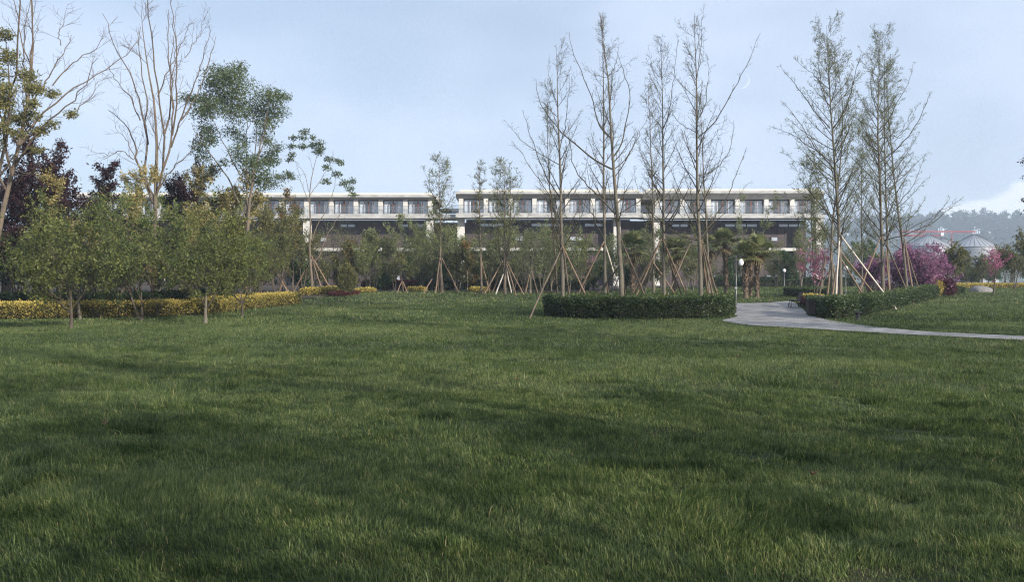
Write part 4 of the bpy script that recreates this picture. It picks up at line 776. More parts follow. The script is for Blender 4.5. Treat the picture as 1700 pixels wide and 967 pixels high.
# ---------------------------------------------------------------- shrub trees behind the yellow hedge
def bushy(name, px, Y, top, seed, label, lm, spread=1.8, size=.11, per=9, stems=3, r0=.06, group='shrub trees behind the yellow hedge', sparse=1., cat='tree', new=.2, low=.2, bark=BARK_BROWN, asp=.42, ang=38, leafname='crown', m1=8):
    g = at(px, Y); H = (HY-top)/F*Y+EYE-g[2]
    return ptree(name, label, cat, g, seed, H, r0, [
        dict(m=m1, t0=low, t1=1, ang=ang, asd=12, abs=spread*1.2, taper=.5, rr=.55, n=6, wob=.10, up=.05),
        dict(m=6, t0=.2, ang=42, asd=14, abs=spread*.48, taper=.4, rr=.55, n=4, wob=.13, up=.06)],
        leaf=dict(on=[(1, max(int(per*2.4*sparse), 1)), (2, max(int(per*4.5*sparse), 1))], mat=lm, size=size*1.1, jit=.09, asp=asp, new=new), bark=bark, twig=bark, group=group, trunk_frac=.80, stems=stems, wob0=.05, stem_ang=14, leafname=leafname)
bushy('plum_tree', 60, 42, 262, 81, 'dark purple plum tree at the left, largest purple crown', L_PLUM, 2.7, .14, 36, new=.05)
bushy('plum_tree', 128, 44, 218, 82, 'dark purple plum tree with highest purple top left of golden shrub', L_PLUM, 2.4, .14, 33, new=.05)
bushy('plum_tree', 300, 52, 268, 83, 'dark purple plum tree between golden shrub and feathery tree', L_PLUM, 2.3, .14, 30, new=.05)
bushy('plum_tree', 5, 44, 250, 84, 'dark purple plum tree cut by the left photo edge', L_PLUM, 2.5, .14, 33, new=.05)
bushy('golden_shrub', 192, 42, 250, 85, 'golden-tipped shrub tree left of the bare vase tree', L_GOLD, 1.65, .13, 17, stems=2)
bushy('golden_shrub', 262, 42.5, 285, 86, 'golden-tipped shrub tree at the foot of the bare vase tree', L_GOLD, 1.76, .12, 17, stems=2)
bushy('golden_shrub', 374, 49, 255, 87, 'golden-tipped shrub tree in front of the feathery tree', L_GOLD, 2.20, .14, 17, stems=3)
bushy('golden_shrub', 345, 50, 285, 88, 'small golden-tipped shrub left of the one before the feathery tree', L_GOLD, 1.65, .13, 17, stems=2)
bushy('green_shrub', 155, 41.5, 320, 89, 'dense green shrub tree behind the two left front trees', L_DARK, 1.9, .10, 11)
bushy('green_shrub', 225, 44, 330, 90, 'dense green shrub tree below the left golden shrub', L_DARK, 1.9, .11, 11)
bushy('green_shrub', 320, 46, 340, 91, 'dense green shrub tree behind the pale-trunked front tree', L_DARK, 2.0, .11, 11)
bushy('green_shrub', 430, 53, 312, 92, 'dense olive shrub tree right of the feathery tree trunk', L_OLIVE, 2.0, .13, 11)
bushy('green_shrub', 20, 46, 350, 93, 'dense dark shrub tree low at the left photo edge', L_DEEP, 2.2, .12, 12)
bushy('green_shrub', 458, 57, 298, 94, 'olive tall shrub tree between feathery and rust-topped trees', L_OLIVE, 1.8, .14, 10, stems=2)
bushy('green_shrub', 482, 61, 325, 97, 'olive tree in front of the rust-topped slim tree', L_OLIVE, 1.7, .14, 11, stems=2)
bushy('green_shrub', 503, 66, 350, 98, 'low olive tree just left of the umbrella-like tuft-tipped tree', L_OLIVE, 1.6, .14, 9, stems=2)
bushy('rust_tree', 487, 62, 290, 95, 'rust-brown topped slim tree left of the umbrella tree', L_RUST, 1.3, .14, 10, stems=1, low=.45)
bushy('rust_tree', 455, 66, 320, 96, 'slim rust and olive tree behind the olive tall shrub', L_RUST, 1.3, .14, 8, stems=1, low=.3)
for k, (tx, ty, vx, vy, Y, lb, mt) in enumerate([(0, 418, 23, 478, 42.5, 'thick stake slanting at the left photo edge before plum trees', STAKE), (183, 458, 163, 487, 46, 'thin stake slanting left behind the yellow hedge, near slim double trunk', STAKE_PALE), (276, 454, 262, 489, 47, 'pale stake slanting left of the dark trunk behind yellow hedge', STAKE_PALE), (287, 455, 299, 476, 47, 'short pale stake slanting right behind yellow hedge', STAKE_PALE), (452, 440, 470, 472, 60, 'stake slanting right below the rust-topped tree', STAKE), (478, 442, 470, 466, 62, 'short stake slanting left below the rust-topped tree', STAKE)]):
    tripod(lb, Y, [(tx, ty, vx, vy, Y+.5)], 'stakes bracing trees left of the far lawn', [mt], r=.05)
for k, (px, Y, rr, lb) in enumerate([(206, 43.5, .16, 'ringed thick trunk tree standing right behind the yellow hedge'), (184, 48, .11, 'slim trunk tree behind the ringed trunk'), (284, 48.5, .12, 'dark trunk tree between pale stakes behind yellow hedge'), (96, 45, .10, 'dark leaning trunk tree under the plum crowns')]):
    bushy('dark_tree', px, Y, 345+k*6, 100+k, lb, L_DEEP, 1.9, .12, 9, stems=1, r0=rr, low=.5, bark=BARK_GREY)

for k, (px, Y, top, kd) in enumerate([(-40, 58, 420, L_DEEP), (10, 62, 415, L_DEEP), (55, 66, 425, L_DEEP), (110, 64, 420, L_DEEP), (160, 68, 425, L_DEEP), (215, 66, 420, L_OLIVE), (265, 70, 420, L_DEEP), (330, 68, 415, L_DEEP), (385, 66, 420, L_OLIVE), (425, 72, 415, L_DEEP)]):
    bushy('evergreen_shrub', px, Y, top, 140+k, 'dark evergreen shrub in the shady screen far behind the yellow hedge', kd, 2.2, .20, 14, 4, .06, 'shady shrub screen behind the yellow hedge', cat='shrub', low=.05)

# ---------------------------------------------------------------- planting in front of the building
GP = 'planting along the front of the building'
def bkind(k): return dict(
    olive=('olive_tree', L_OLIVE, 2.0, .17, 9, 2, .3), green=('green_tree', L_PALE, 1.9, .15, 7, 2, .15), deep=('evergreen_shrub', L_GREEN, 1.7, .17, 11, 3, .1),
    rust=('golden_tree', L_RUST, 1.2, .16, 10, 1, .15), twig=('twiggy_shrub', L_BUD, 1.9, .08, 2, 5, .15), bamboo=('feathery_sapling', L_PALE, 1.3, .17, 11, 1, .15), haze=('grey_green_tree', L_BUD, 1.8, .12, 7, 3, .12))[k]
plant = [(612, 66, 412, 'haze', 'airy grey-green sapling left of the wide camphor crown'), (655, 67, 425, 'green', 'airy light green sapling between the camphor crown and V-forked tree'), (700, 68, 408, 'haze', 'airy grey-green sapling just left of the spire tree stakes'), (715, 70, 395, 'green', 'airy light green sapling veiling the left column of the gap'), (757, 69, 392, 'green', 'airy light green sapling veiling the right column of the gap'), (785, 70, 420, 'haze', 'low airy sapling by the golden narrow tree'), (812, 68, 412, 'green', 'airy light green sapling left of the cone of stakes'), (852, 69, 405, 'green', 'airy light green sapling right of the cone of stakes'), (900, 68, 405, 'green', 'airy light green sapling beside the willow on its right'), (915, 70, 418, 'haze', 'low airy sapling left of the leftmost bed tree'), (945, 70, 398, 'green', 'airy light green sapling right of the leftmost bed tree'), (968, 71, 420, 'haze', 'low airy sapling between leftmost and slim straight bed trees'), (1018, 71, 400, 'green', 'airy light green sapling veiling the column behind the tallest bed tree'), (1070, 71, 405, 'haze', 'airy grey-green sapling right of the pale-fronded palm'), (1100, 72, 402, 'green', 'airy light green sapling veiling the column behind the fork-topped tree'), (1150, 73, 405, 'haze', 'airy grey-green sapling left of the pale-trunked bed tree'), (1290, 86, 420, 'haze', 'airy sapling before the window of the brown cladding'), (1365, 74, 380, 'green', 'airy light green sapling veiling the last column of the building'), (540, 70, 385, 'twig', 'bare brown twiggy shrub right of the umbrella tree'), (560, 74, 372, 'twig', 'tall twiggy shrub before the left wing windows'), (578, 69, 392, 'rust', 'small lollipop tree with bare stem left of the feathery sapling'),
    (603, 75, 366, 'bamboo', 'light green feathery sapling against the dark storey of left wing'), (645, 77, 378, 'green', 'broad light green tree under the left wing slab'), (675, 76, 384, 'green', 'light green tree nearest the left white column'),
    (622, 68, 405, 'olive', 'wide yellow-green camphor crown left of the small staked tree'), (590, 70, 418, 'olive', 'lower olive tree behind the round bush'), (694, 75, 425, 'deep', 'dark evergreen left of the spire tree'),
    (752, 73, 400, 'haze', 'grey-green shrub right of the spire tree'), (706, 74, 385, 'haze', 'grey-green tree left behind the spire tree'), (745, 76, 380, 'haze', 'taller grey-green tree right behind the spire tree'), (776, 67, 398, 'rust', 'golden narrow tree left of the thinnest slender tree'), (762, 66, 425, 'olive', 'olive shrub at the white column right of the gap'),
    (815, 72, 392, 'haze', 'grey-green tree between the thinnest and several-stemmed trees'), (860, 74, 385, 'haze', 'grey-green tree behind the weeping willow, left side'), (905, 74, 395, 'haze', 'grey-green tree right of the weeping willow'), (870, 70, 400, 'twig', 'brown twiggy shrub beside the weeping willow'),
    (950, 76, 405, 'green', 'light green tree behind the leftmost bed tree'), (925, 72, 430, 'deep', 'dark evergreen behind the leftmost bed tree'), (985, 74, 440, 'deep', 'dark evergreen under the pink-flowering tree'), (1010, 76, 420, 'haze', 'grey-green shrub behind the tallest bed tree'), (1040, 75, 445, 'deep', 'dark evergreen behind the left palm'), (1085, 74, 440, 'olive', 'olive shrub between the two left palms'),
    (1060, 79, 395, 'twig', 'tall twiggy tree behind the left palm'), (1140, 78, 420, 'olive', 'olive shrub right of the middle palm'), (1165, 80, 425, 'twig', 'brown twiggy shrub behind the pale-trunked tree'), (1180, 82, 430, 'twig', 'dark twiggy shrub left of the palm with lantern'), (1212, 84, 425, 'deep', 'dark evergreen behind the lantern post'),
    (1246, 83, 318, 'green', 'tall light green tree rising behind the palm trio to the roof'), (1310, 86, 425, 'deep', 'dark conical shrub by the concrete portal frame'), (1285, 88, 440, 'twig', 'twiggy shrub before the brown cladding'), (1330, 84, 400, 'haze', 'grey-green tree left of the pink blossom tree'),
    (640, 70, 445, 'deep', 'dark evergreen behind the small staked tree'), (720, 72, 440, 'deep', 'dark evergreen at the foot of the spire tree'), (795, 72, 440, 'deep', 'dark evergreen behind the thinnest slender tree'), (835, 73, 430, 'deep', 'dark evergreen behind the cone of stakes'), (500, 68, 430, 'deep', 'dark evergreen left of the umbrella tree trunk'), (470, 70, 400, 'olive', 'olive tree behind the rust-topped tree'), (550, 68, 440, 'olive', 'olive shrub right of the umbrella tree stakes')]
for k, (px, Y, top, kd, lb) in enumerate(plant):
    nm, lm, sp, sz, per, st, low = bkind(kd); top -= {'green': 26, 'haze': 24, 'olive': 12, 'twig': 12, 'rust': 8, 'bamboo': 8}.get(kd, 4); hgt = (HY-top)/F*Y+.8
    bushy(nm, px, Y, top, 200+k, lb, lm, min(sp, hgt*.42), sz, per, st, .05 if hgt < 6 else .08, GP, low=low, cat='shrub' if 'shrub' in nm else 'tree', bark=BARK_BROWN if kd in ('twig', 'deep') else BARK_GREY, ang=30 if kd in ('bamboo', 'rust') else 38)
bushy('round_bush', 581, 59.5, 440, 260, 'round olive bush at the lawn edge behind the red strip', L_OLIVE, .9, .11, 14, 4, .04, GP, cat='shrub', low=.08, m1=10)
bushy('small_tree', 668, 63, 415, 261, 'small staked tree with V-shaped fork on the far lawn edge', L_OLIVE, 1.5, .13, 9, 1, .06, GP, low=.35, ang=48)
tripod('little tripod of stakes under the V-forked small tree', 63, [(668, 467, 658, 489, 62.4), (669, 467, 677, 489, 62.6), (668, 468, 669, 488, 63.6)], GMS, r=.04)
g = at(880, 64.5); Hw = (HY-378)/F*64.5+EYE-g[2]
ptree('willow_tree', 'weeping pale green willow left of the leftmost bed tree', 'tree', g, 262, Hw, .11, [dict(m=14, t0=.25, ang=48, asd=10, abs=2.0, taper=.5, n=6, wob=.08, up=.06), dict(m=9, t0=.3, ang=70, asd=25, abs=2.4, taper=.15, n=9, wob=.08, up=-.34, rr=.4)],
      leaf=dict(on=[(1, 4), (2, 34)], mat=L_PALE, size=.13, asp=.22, droop=.9, jit=.04, new=0), bark=BARK_GREY, group=GP, trunk_frac=.9)
tripod('short stakes at the foot of the weeping willow', 64.5, [(879, 455, 872, 488, 64), (884, 455, 893, 489, 64.2)], GMS, r=.045)
# flowering trees
def blossom(px, Y, top, seed, label, lm, spread, size, per, name='blossom_tree', stems=1, r0=.06, low=.28, green=True):
    t = bushy(name, px, Y, top, seed, label, lm, spread, size, per, stems, r0, 'flowering trees', asp=.75, low=low, ang=36, leafname='blossom')
    return t
blossom(1352, 57, 398, 270, 'pink blossom tree between palms and the budding trees', L_PINK, 1.6, .12, 3, stems=2)
blossom(978, 73, 418, 271, 'small pink blossom tree behind the hedge bed trees', L_PINK, 1.5, .11, 1)
blossom(1060, 74, 425, 272, 'thinly flowering reddish tree between left palms', L_PINK, 1.4, .11, 1)
blossom(1530, 62, 410, 273, 'big magenta flowering bush behind the end of the curved hedge', L_MAGENTA, 1.5, .12, 6, stems=5, low=.1)
blossom(1560, 64, 420, 274, 'magenta flowering bush beside the big one, right side', L_MAGENTA, 1.2, .12, 5, stems=4, low=.1)
blossom(1500, 66, 420, 275, 'magenta flowering bush behind far hedge end, mostly hidden', L_MAGENTA, 1.4, .12, 8, stems=4, low=.1)
blossom(1443, 66, 432, 276, 'violet flowering bush seen between the budding tree trunks', L_MAGENTA, 1.3, .12, 6, stems=4, low=.1)
blossom(1649, 66, 418, 277, 'round pink-flowering tree on the right lawn by the pale stone', L_PINKD, 1.9, .125, 4, low=.3, r0=.075)
# right-hand far planting
GR = 'trees beyond the right lawn'
for k, (px, Y, top, kd, lb) in enumerate([(1580, 72, 414, 'olive', 'slim pale olive tree right of the magenta bush'), (1605, 100, 424, 'olive', 'olive tree below the right silo'), (1630, 96, 420, 'olive', 'olive tree behind the pink-flowering tree'), (1684, 78, 395, 'olive', 'olive tree at the right photo edge beyond the lawn'), (1668, 92, 412, 'olive', 'olive tree between pink-flowering tree and photo edge'), (1594, 118, 436, 'deep', 'dark tree row member under the right silo'), (1622, 122, 438, 'deep', 'dark far tree behind the stone'), (1650, 125, 432, 'deep', 'dark far tree behind the pink-flowering tree'), (1705, 110, 415, 'deep', 'dark far tree at the right photo edge'), (1565, 112, 430, 'deep', 'dark far tree behind the magenta bushes'), (1680, 118, 428, 'twig', 'far bare twiggy tree near the right photo edge'), (1612, 90, 440, 'twig', 'far bare twiggy tree left of the pale stone'), (1520, 105, 420, 'deep', 'dark far tree behind the budding trees, right'), (1462, 100, 410, 'haze', 'grey-green far tree behind the bright-trunked tree'), (1410, 96, 405, 'haze', 'grey-green far tree right of the pink blossom tree'), (1490, 110, 415, 'haze', 'grey-green far tree left of the silos'), (1725, 86, 400, 'olive', 'olive tree just beyond the right photo edge'), (1545, 135, 438, 'deep', 'far dark tree beneath the left silo'), (1640, 140, 425, 'deep', 'farthest dark tree right of the right silo'), (1440, 112, 400, 'deep', 'dark far tree past the building end')]):
    nm, lm, sp, sz, per, st, low = bkind(kd); hgt = (HY-top)/F*Y+.8
    bushy(nm, px, Y, top, 300+k, lb, lm, min(sp, hgt*.42), sz*1.15, per, st, .06, GR, low=low, cat='tree', bark=BARK_BROWN)
bushy('yellow_shrub', 1553, 63, 458, 330, 'bright yellow small shrub at the far end of curved hedge', L_YHEDGE, .55, .12, 12, 4, .03, None, cat='shrub', low=.05)
bushy('red_shrub', 1573, 64, 462, 331, 'small crimson shrub right of the bright yellow one', L_RED, .55, .12, 12, 4, .03, None, cat='shrub', low=.05)

# ---------------------------------------------------------------- fan palms
def palm(px, Y, crown_py, label, seed, rad=1.35, lean=0., r0=.17, low=False):
    rng = np.random.default_rng(seed); g = at(px, Y); Hc = (HY-crown_py)/F*Y+EYE-g[2]; root = thing('fan_palm', g, label, 'palm', 'fan palms on the far lawn')
    n = 30; t = np.linspace(0, 1, n); pts = np.stack([lean*Hc*t**1.5, np.zeros(n), -.1+(Hc+.1)*t], -1); rr = r0*.62*(1.15-.3*t)*(1+.13*(np.arange(n) % 2)); rr[:3] *= 1.25
    MB().tubes(pts, rr, 10).build('trunk', PALMBARK, root); top = pts[-1]
    bm_ = MB()
    for k in range(150):  # old leaf bases up the trunk
        u = .12+.86*rng.random(); a = rng.random()*6.28; c = np.array((lean*Hc*u**1.5, 0, Hc*u)); d = np.array((math.cos(a), math.sin(a), 0)); q = c+d*r0*.60
        bm_.tubes(np.array([q, q+d*.07+np.array((0, 0, .10)), q+d*.11+np.array((0, 0, .19))]), np.array((.035, .026, .012)), 4)
    bm_.build('leaf_bases', PALMBARK, root)
    def fan(m, el, a, L0, fr, nseg=18, droop=.25):
        d = np.array((math.cos(a)*math.cos(el), math.sin(a)*math.cos(el), math.sin(el))); st = top+np.array((0, 0, .05))+rng.normal(0, .05, 3); hub = st+d*L0+np.array((0, 0, -.10*L0)); m.tubes(np.array([st, st+d*L0*.5, hub]), np.array((.022, .017, .013)), 4)
        side = unit(np.cross(d, (0, 0, 1.))); up = np.cross(side, d); tl = rng.random()
        for s in range(nseg):
            ph = math.radians(-118+236*s/(nseg-1)); v = d*math.cos(ph)+side*math.sin(ph); v = unit(v+up*.12); ln = fr*(.80+.2*math.cos(ph))*(.92+.16*rng.random()); w_ = ln*.075; x = unit(np.cross(v, up))
            p1 = hub+v*ln*.55; p2 = hub+v*ln+np.array((0, 0, -droop*ln*(.6+.8*rng.random()))); V = np.array([hub-x*.006, hub+x*.006, p1+x*w_+up*.012, p1-x*w_-up*.012, p2]); m.add(V, [np.array([(0, 1, 2, 3)]), np.array([(3, 2, 4)])], np.full(5, np.clip(tl*.7+.3*rng.random(), 0, 1)))
    cr = MB(); 
    for k in range(22):
        u = (k+.5)/22; fan(cr, R(80-108*u+rng.normal(0, 6)), k*2.4+rng.normal(0, .2), rad*.52*(.8+.4*rng.random()), rad*.70)
    cr.build('crown', L_PALM, root)
    dd = MB()
    for k in range(5): fan(dd, R(-38-25*rng.random()), k*2.4+rng.random(), rad*.42, rad*.5, 12, .55)
    dd.build('dead_fronds', L_PALM_DEAD, root)
PALMBARK = mat('palm_bark', (.07, .05, .035), .9, var=(.16, .115, .08), vscale=6)
palm(1257, 58.5, 418, 'fan palm nearest right with lit brown trunk, right of the lantern post', 401, 1.31, -.02, .17)
palm(1238, 58.0, 424, 'fan palm close behind the lantern post', 402, 1.11, -.01, .20)
palm(1246, 60.5, 420, 'slim fan palm between its two neighbours', 403, 1.07, .0, .15)
palm(1205, 63, 405, 'fan palm with yellowing fronds left of the palm trio', 404, 1.27, -.02, .17)
palm(1050, 60, 412, 'fan palm with pale dead fronds behind the tallest bed tree', 405, 1.27, .0, .17)
palm(1120, 61, 418, 'fan palm seen between the forked-top and pale-trunked trees', 406, 1.19, .0, .17)
palm(1178, 66, 412, 'fan palm half hidden right of the pale-trunked tree', 407, 1.15, .0, .17)

# ---------------------------------------------------------------- furniture and small things
def lamp(px, Y, py_top, label, big=True):
    g = at(px, Y); H = (HY-py_top)/F*Y+EYE-g[2]; root = thing('lamp_post', g, label, 'lamp post', 'lamp posts'); o = tuple(g)
    m = MB().lathe([(.09, -.03), (.09, .05), (.045, .06), (.04, H*.32), (.034, H*.34), (.03, H)], (g[0], g[1], g[2]), 10); m.build('pole', METAL_GR, root, o, True)
    if big:
        MB().lathe([(.062, H*.325), (.062, H*.36)], (g[0], g[1], g[2]), 10).build('joint', WHITE, root, o)
        MB().tubes(g+np.array([(0, 0, H-.12), (.10, -.02, H-.05), (.2, -.04, H-.06), (.26, -.05, H-.14)]), np.full(4, .018), 6).build('arm', METAL_GR, root, o, True)
        c = g+np.array((.28, -.05, H-.36)); MB().lathe([(.02, .17), (.07, .155), (.12, .07), (.15, -.03), (.13, -.15), (.07, -.22), (.02, -.24)], c, 14).build('lantern', WHITE, root, o, True)
    else:
        c = g+np.array((0, 0, H)); MB().lathe([(.03, -.02), (.13, .02), (.16, .14), (.12, .26), (.02, .31)], c, 12).build('lantern', WHITE, root, o, True)
lamp(1222, 49.5, 425, 'tall slim lamp post with white lantern left of the palm trio')
lamp(1302, 80, 452, 'short lamp post with white head before the brown cladding', False)
lamp(1404, 60, 449, 'white lantern lamp behind the greenest budding tree trunk', False)
lamp(656, 78, 462, 'small white garden lamp behind V-forked small tree', False)
# bench seen from its end
def bench():
    f1 = G(1311, 511.5); ang = R(-13); root = thing('park_bench', f1, 'black metal bench seen end-on beside the yellow and red border', 'bench'); root.rotation_euler = (0, 0, ang)
    def slab(name, a, b, c0, c1, nsl, par=root):     # slats between two profile points, running along local y
        m = MB()
        for k in range(nsl):
            u = (k+.5)/nsl; x = a[0]+(b[0]-a[0])*u; z = a[1]+(b[1]-a[1])*u; d = np.array((b[0]-a[0], b[1]-a[1]))/math.hypot(b[0]-a[0], b[1]-a[1]); wd = math.hypot(b[0]-a[0], b[1]-a[1])/nsl*.42
            V = [(x+sx*d[0]*wd-sz*d[1]*.016, yy, z+sx*d[1]*wd+sz*d[0]*.016) for yy in (c0, c1) for sx in (-1, 1) for sz in (-1, 1)]; m.add(V, [[(0, 1, 3, 2), (4, 6, 7, 5), (0, 4, 5, 1), (2, 3, 7, 6), (0, 2, 6, 4), (1, 5, 7, 3)]])
        m.build(name, METAL_DK, par)
    slab('seat', (0, .45), (.44, .42), -.8, .8, 5); slab('backrest', (.47, .46), (.60, .86), -.8, .8, 4)
    for yy in (-.66, .66):
        MB().tubes(np.array([(-.02, yy, -.03), (.02, yy, .2), (.06, yy, .40), (.44, yy, .395), (.60, yy, .84)]), np.array((.032, .03, .028, .028, .024)), 6).build('leg', METAL_DK, root)
        MB().tubes(np.array([(.56, yy, -.03), (.50, yy, .2), (.40, yy, .385)]), np.array((.032, .03, .028)), 6).build('leg', METAL_DK, root)
bench()
g = G(1424, 533); bo = thing('bollard_light', g, 'short dark bollard light on the right lawn before the curved hedge', 'bollard light')
MB().lathe([(.13, -.04), (.13, .03), (.085, .06), (.07, .30)], g, 12).build('post', METAL_DK, bo, tuple(g), True)
MB().lathe([(.07, .302), (.16, .315), (.16, .335), (.05, .37)], g, 14).build('cap', METAL_DK, bo, tuple(g), True)
rng = np.random.default_rng(5); g = at(1629, 70); m = MB(); a = np.linspace(0, 2*np.pi, 22, endpoint=False); prof = [(1.0, -.1), (1.0, .12), (.86, .32), (.55, .44), (.18, .47)]; V = []
for r_, z_ in prof:
    for k in a: V.append((g[0]+math.cos(k)*r_*.95*(1+.10*math.sin(k*3+1)+rng.normal(0, .03)), g[1]+math.sin(k)*r_*.7, g[2]+z_*(1+.15*math.cos(k-2)+rng.normal(0, .04))))
i = np.arange(4)[:, None]*22; k = np.arange(22)[None]; k2 = (k+1) % 22
m.add(V, [np.stack(np.broadcast_arrays(i+k, i+k2, i+22+k2, i+22+k), -1).reshape(-1, 4), np.array([list(range(88, 110))])])
tag(m.build('stone', STONE, None, tuple(g), True), 'pale rounded stone lying on the right lawn', 'stone')
LEAFB = mat('dry_leaf', (.12, .075, .04), .7, var=(.20, .13, .075), vscale=40)
for k, (px, py) in enumerate([(1227, 598), (1585, 575), (178, 715), (1345, 805), (860, 640)]):
    g = G(px, py); sx = .03+.015*rng.random(); u = np.linspace(-1, 1, 7); V = [(sx*t, y*sx*.45*(1-t*t)**.6, .075+.03*t*t+.02*abs(y)) for t in u for y in (-1, 0, 1)]; q = []
    for j in range(6): q += [(j*3, j*3+3, j*3+4, j*3+1), (j*3+1, j*3+4, j*3+5, j*3+2)]
    o = MB().add(V, [np.array(q)]).build('fallen_leaf', LEAFB); o.location = g; o.rotation_euler = (rng.normal(0, .3), rng.normal(0, .3), rng.random()*6)
    tag(o, 'dry brown leaf fallen on the front lawn', 'leaf', 'dry leaves on the lawn')

# ---------------------------------------------------------------- moon
mY = 2500.; c = P(1231.5, 134, mY); rad = 13.*mY/F; m = MB(); lo = np.linspace(R(38), R(92), 14); la = np.linspace(R(-90), R(90), 30)
LO, LA = np.meshgrid(lo, la); tl = R(14); xx = np.cos(LA)*np.sin(LO); zz = np.sin(LA); yy = -np.cos(LA)*np.cos(LO)
V = np.stack([xx*math.cos(tl)-zz*math.sin(tl)*-1, yy, zz*math.cos(tl)-xx*math.sin(tl)], -1).reshape(-1, 3)*rad+c
i = np.arange(29)[:, None]*14+np.arange(13)[None]; m.add(V, np.stack([i, i+1, i+15, i+14], -1).reshape(-1, 4))
mm = bpy.data.materials.new('moonlit'); mm.use_nodes = True; nn = mm.node_tree.nodes; nn.remove(nn['Principled BSDF']); e = nn.new('ShaderNodeEmission'); e.inputs[0].default_value = (.45, .51, .585, 1); e.inputs[1].default_value = 1.0; mm.node_tree.links.new(e.outputs[0], nn['Material Output'].inputs[0])
tag(m.build('moon', mm, None, tuple(c), True), 'thin pale daytime crescent moon above the bare trees', 'moon')

# ---------------------------------------------------------------- trees beside and behind the viewer, whose long shadows lie over the lawn
GO = 'trees beside the lawn to the right of the viewer'
shade = []
def shade_tree(x, y, H, seed, spread):
    return ptree('shade_tree', 'tall leafy tree standing beside the lawn outside the photo', 'tree', (x, y, gz(x, y)), seed, H, .2, [dict(m=13, t0=.30, ang=68, asd=9, abs=spread, taper=.45, n=7, wob=.08, up=.03), dict(m=9, t0=.2, ang=50, asd=14, abs=spread*.42, taper=.4, n=5, wob=.12)],
                 leaf=dict(on=[(1, 7), (2, 17)], mat=L_DEEP, size=.26, jit=.2), bark=BARK_BROWN, group=GO)
pa = shade_tree(17.5, 11.8, 14.5, 501, 4.2); pb = shade_tree(13.0, -1.3, 10., 502, 3.8)
for x, y, rz, sc, pr in [(12.5, -7.0, 2.1, .95, pb), (18, -5.5, .6, .9, pb), (6.5, -5.5, 4.2, .85, pb), (9.6, -10, 1.9, .95, pb), (15, -11, 3.5, 1.05, pb), (27.5, 14.5, 5.2, 1.0, pa), (33, 20, 2.9, 1.05, pb)]:
    dup(pr, (x, y, gz(x, y)), rz, sc)
traced('dark_tree', 'dark-leaved tree whose twigs enter at the right photo edge', 'tree', 34., 66, [(1745, 520), (1742, 430), (1740, 330), (1738, 240)], [[(1741, 350), (1715, 325), (1697, 330)], [(1741, 330), (1712, 305), (1690, 304)], [(1742, 380), (1718, 355), (1702, 356)]], .09, bark=BARK_BROWN, twig=BARK_BROWN, tw=(3, .4, 40), tw2=None, trunk_tw=8,
       clumps=dict(mat=L_PLUM, per=60, size=.10, depth=.6, at=[(1702, 332, 8), (1702, 352, 9), (1712, 345, 12), (1725, 325, 16), (1740, 290, 22), (1750, 330, 22), (1735, 260, 16), (1760, 290, 20), (1730, 360, 14)]))

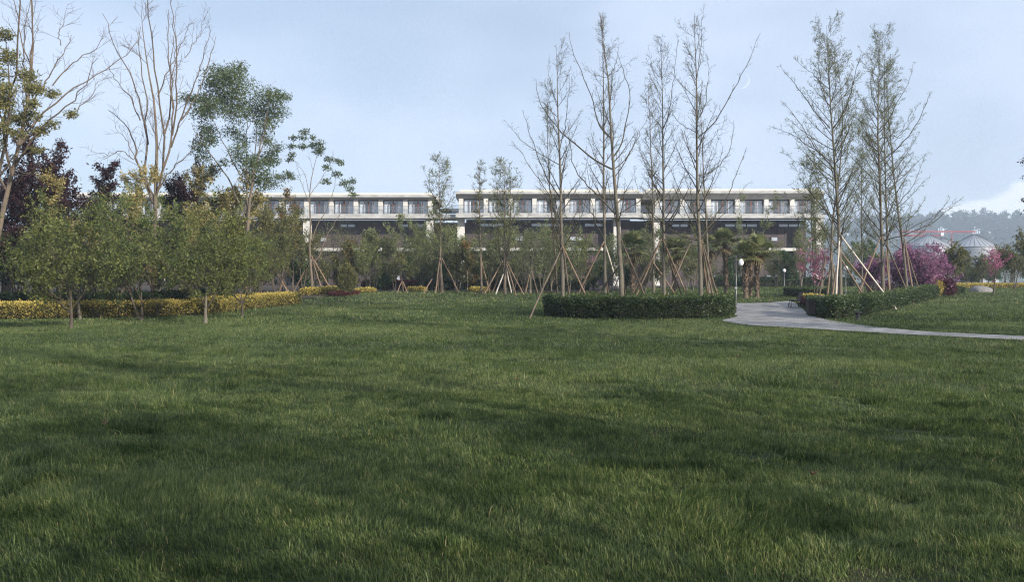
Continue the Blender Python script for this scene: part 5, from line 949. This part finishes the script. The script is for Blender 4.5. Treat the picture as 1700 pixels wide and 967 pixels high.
# ---------------------------------------------------------------- grass
rng = np.random.default_rng(9)
gm = MB()
def blades(y0, y1, dens, Lm, Wm, nv, mult=1.):
    w1 = .68*y1+7; n = int((y1-y0)*2*w1*dens); y = y0+(y1-y0)*rng.random(n); x = (rng.random(n)*2-1)*w1
    ok = np.abs(x) < .68*y+7
    clump = vnoise(x, y, .55, 21); patch = vnoise(x, y, 2.3, 22); fine = vnoise(x, y, .13, 23); thin = .6*vnoise(x, y, .55, 24)+.4*vnoise(x, y, .16, 27); tuft = sstep(.80, .92, vnoise(x, y, .42, 31))
    # worn, thin spots mostly towards the right of the lawn
    worn = sstep(.66, .80, thin)*(1-sstep(9, 15, y))*(.35+.65*sstep(-2, 6, x))
    ok &= rng.random(n) > worn*.65
    ok &= ~inside(x, y, PATHPOLY)
    ok &= ~((y > 35.5) & inside(x, y, np.asarray(bedpoly)))
    x, y, clump, patch, fine, worn, tuft = [q[ok] for q in (x, y, clump, patch, fine, worn, tuft)]; n = len(x)
    z = h(x, y)-.012; L_ = Lm*(.45+.75*rng.random(n))*(.62+.62*clump*clump+.35*fine)*(1-.5*worn)*(1+.7*tuft)*(1+1.0*(rng.random(n) > .988)); W_ = Wm*(.6+.8*rng.random(n))
    a = rng.random(n)*2*np.pi; s = np.stack([np.cos(a), np.sin(a), 0*a], -1)
    wa = 6.28*vnoise(x, y, .7, 25)+rng.normal(0, 1.1, n); ld = np.stack([np.cos(wa), np.sin(wa), 0*a], -1); le = (.15+.75*rng.random(n)**1.4)[:, None]
    b = np.stack([x, y, z], -1); up = np.array((0, 0, 1.)); Lc = L_[:, None]; Wc = W_[:, None]
    mid = b+up*Lc*.55+ld*Lc*le*.28; tip = b+up*Lc*(1-.38*le)+ld*Lc*le*.85
    tn = np.clip(.02+.86*rng.random(n)**1.15+.30*(patch-.5)+.30*(fine-.5)+.25*(vnoise(x, y, 7., 26)-.5)-.25*tuft, 0, .96); tn[rng.random(n) < .012] = 1.
    if nv == 5:
        V = np.stack([b-s*Wc*.5, b+s*Wc*.5, mid+s*Wc*.42, mid-s*Wc*.42, tip], 1).reshape(-1, 3); i = np.arange(n)[:, None]*5
        gm.add(V, [i+np.array([[0, 1, 2, 3]]), i+np.array([[3, 2, 4]])], np.repeat(tn, 5))
    else:
        V = np.stack([b-s*Wc*.5, b+s*Wc*.5, tip], 1).reshape(-1, 3); i = np.arange(n)[:, None]*3
        gm.add(V, i+np.array([[0, 1, 2]]), np.repeat(tn, 3))
blades(2.2, 7.0, 10000, .078, .0042, 5)
blades(7.0, 12., 5400, .078, .0052, 5)
blades(12., 20., 2200, .082, .0085, 3)
blades(20., 32., 850, .085, .0135, 3)
blades(32., 50., 260, .115, .03, 3)
blades(50., 92., 80, .12, .055, 3)
go_ = gm.build('grass', L_GRASS); tag(go_, None, None, None, 'stuff')

# ---------------------------------------------------------------- air
hz = MB().box(-1510, 1510, -1510, 1510, -6, 108).build('haze', bpy.data.materials.new('haze_air'))
hm = hz.data.materials[0]; hm.use_nodes = True; nn = hm.node_tree.nodes; nn.remove(nn['Principled BSDF']); pv = nn.new('ShaderNodeVolumePrincipled'); pv.inputs['Density'].default_value = .0005; pv.inputs['Color'].default_value = (.70, .83, 1.0, 1)
hm.node_tree.links.new(pv.outputs[0], nn['Material Output'].inputs['Volume']); tag(hz, None, None, None, 'stuff')
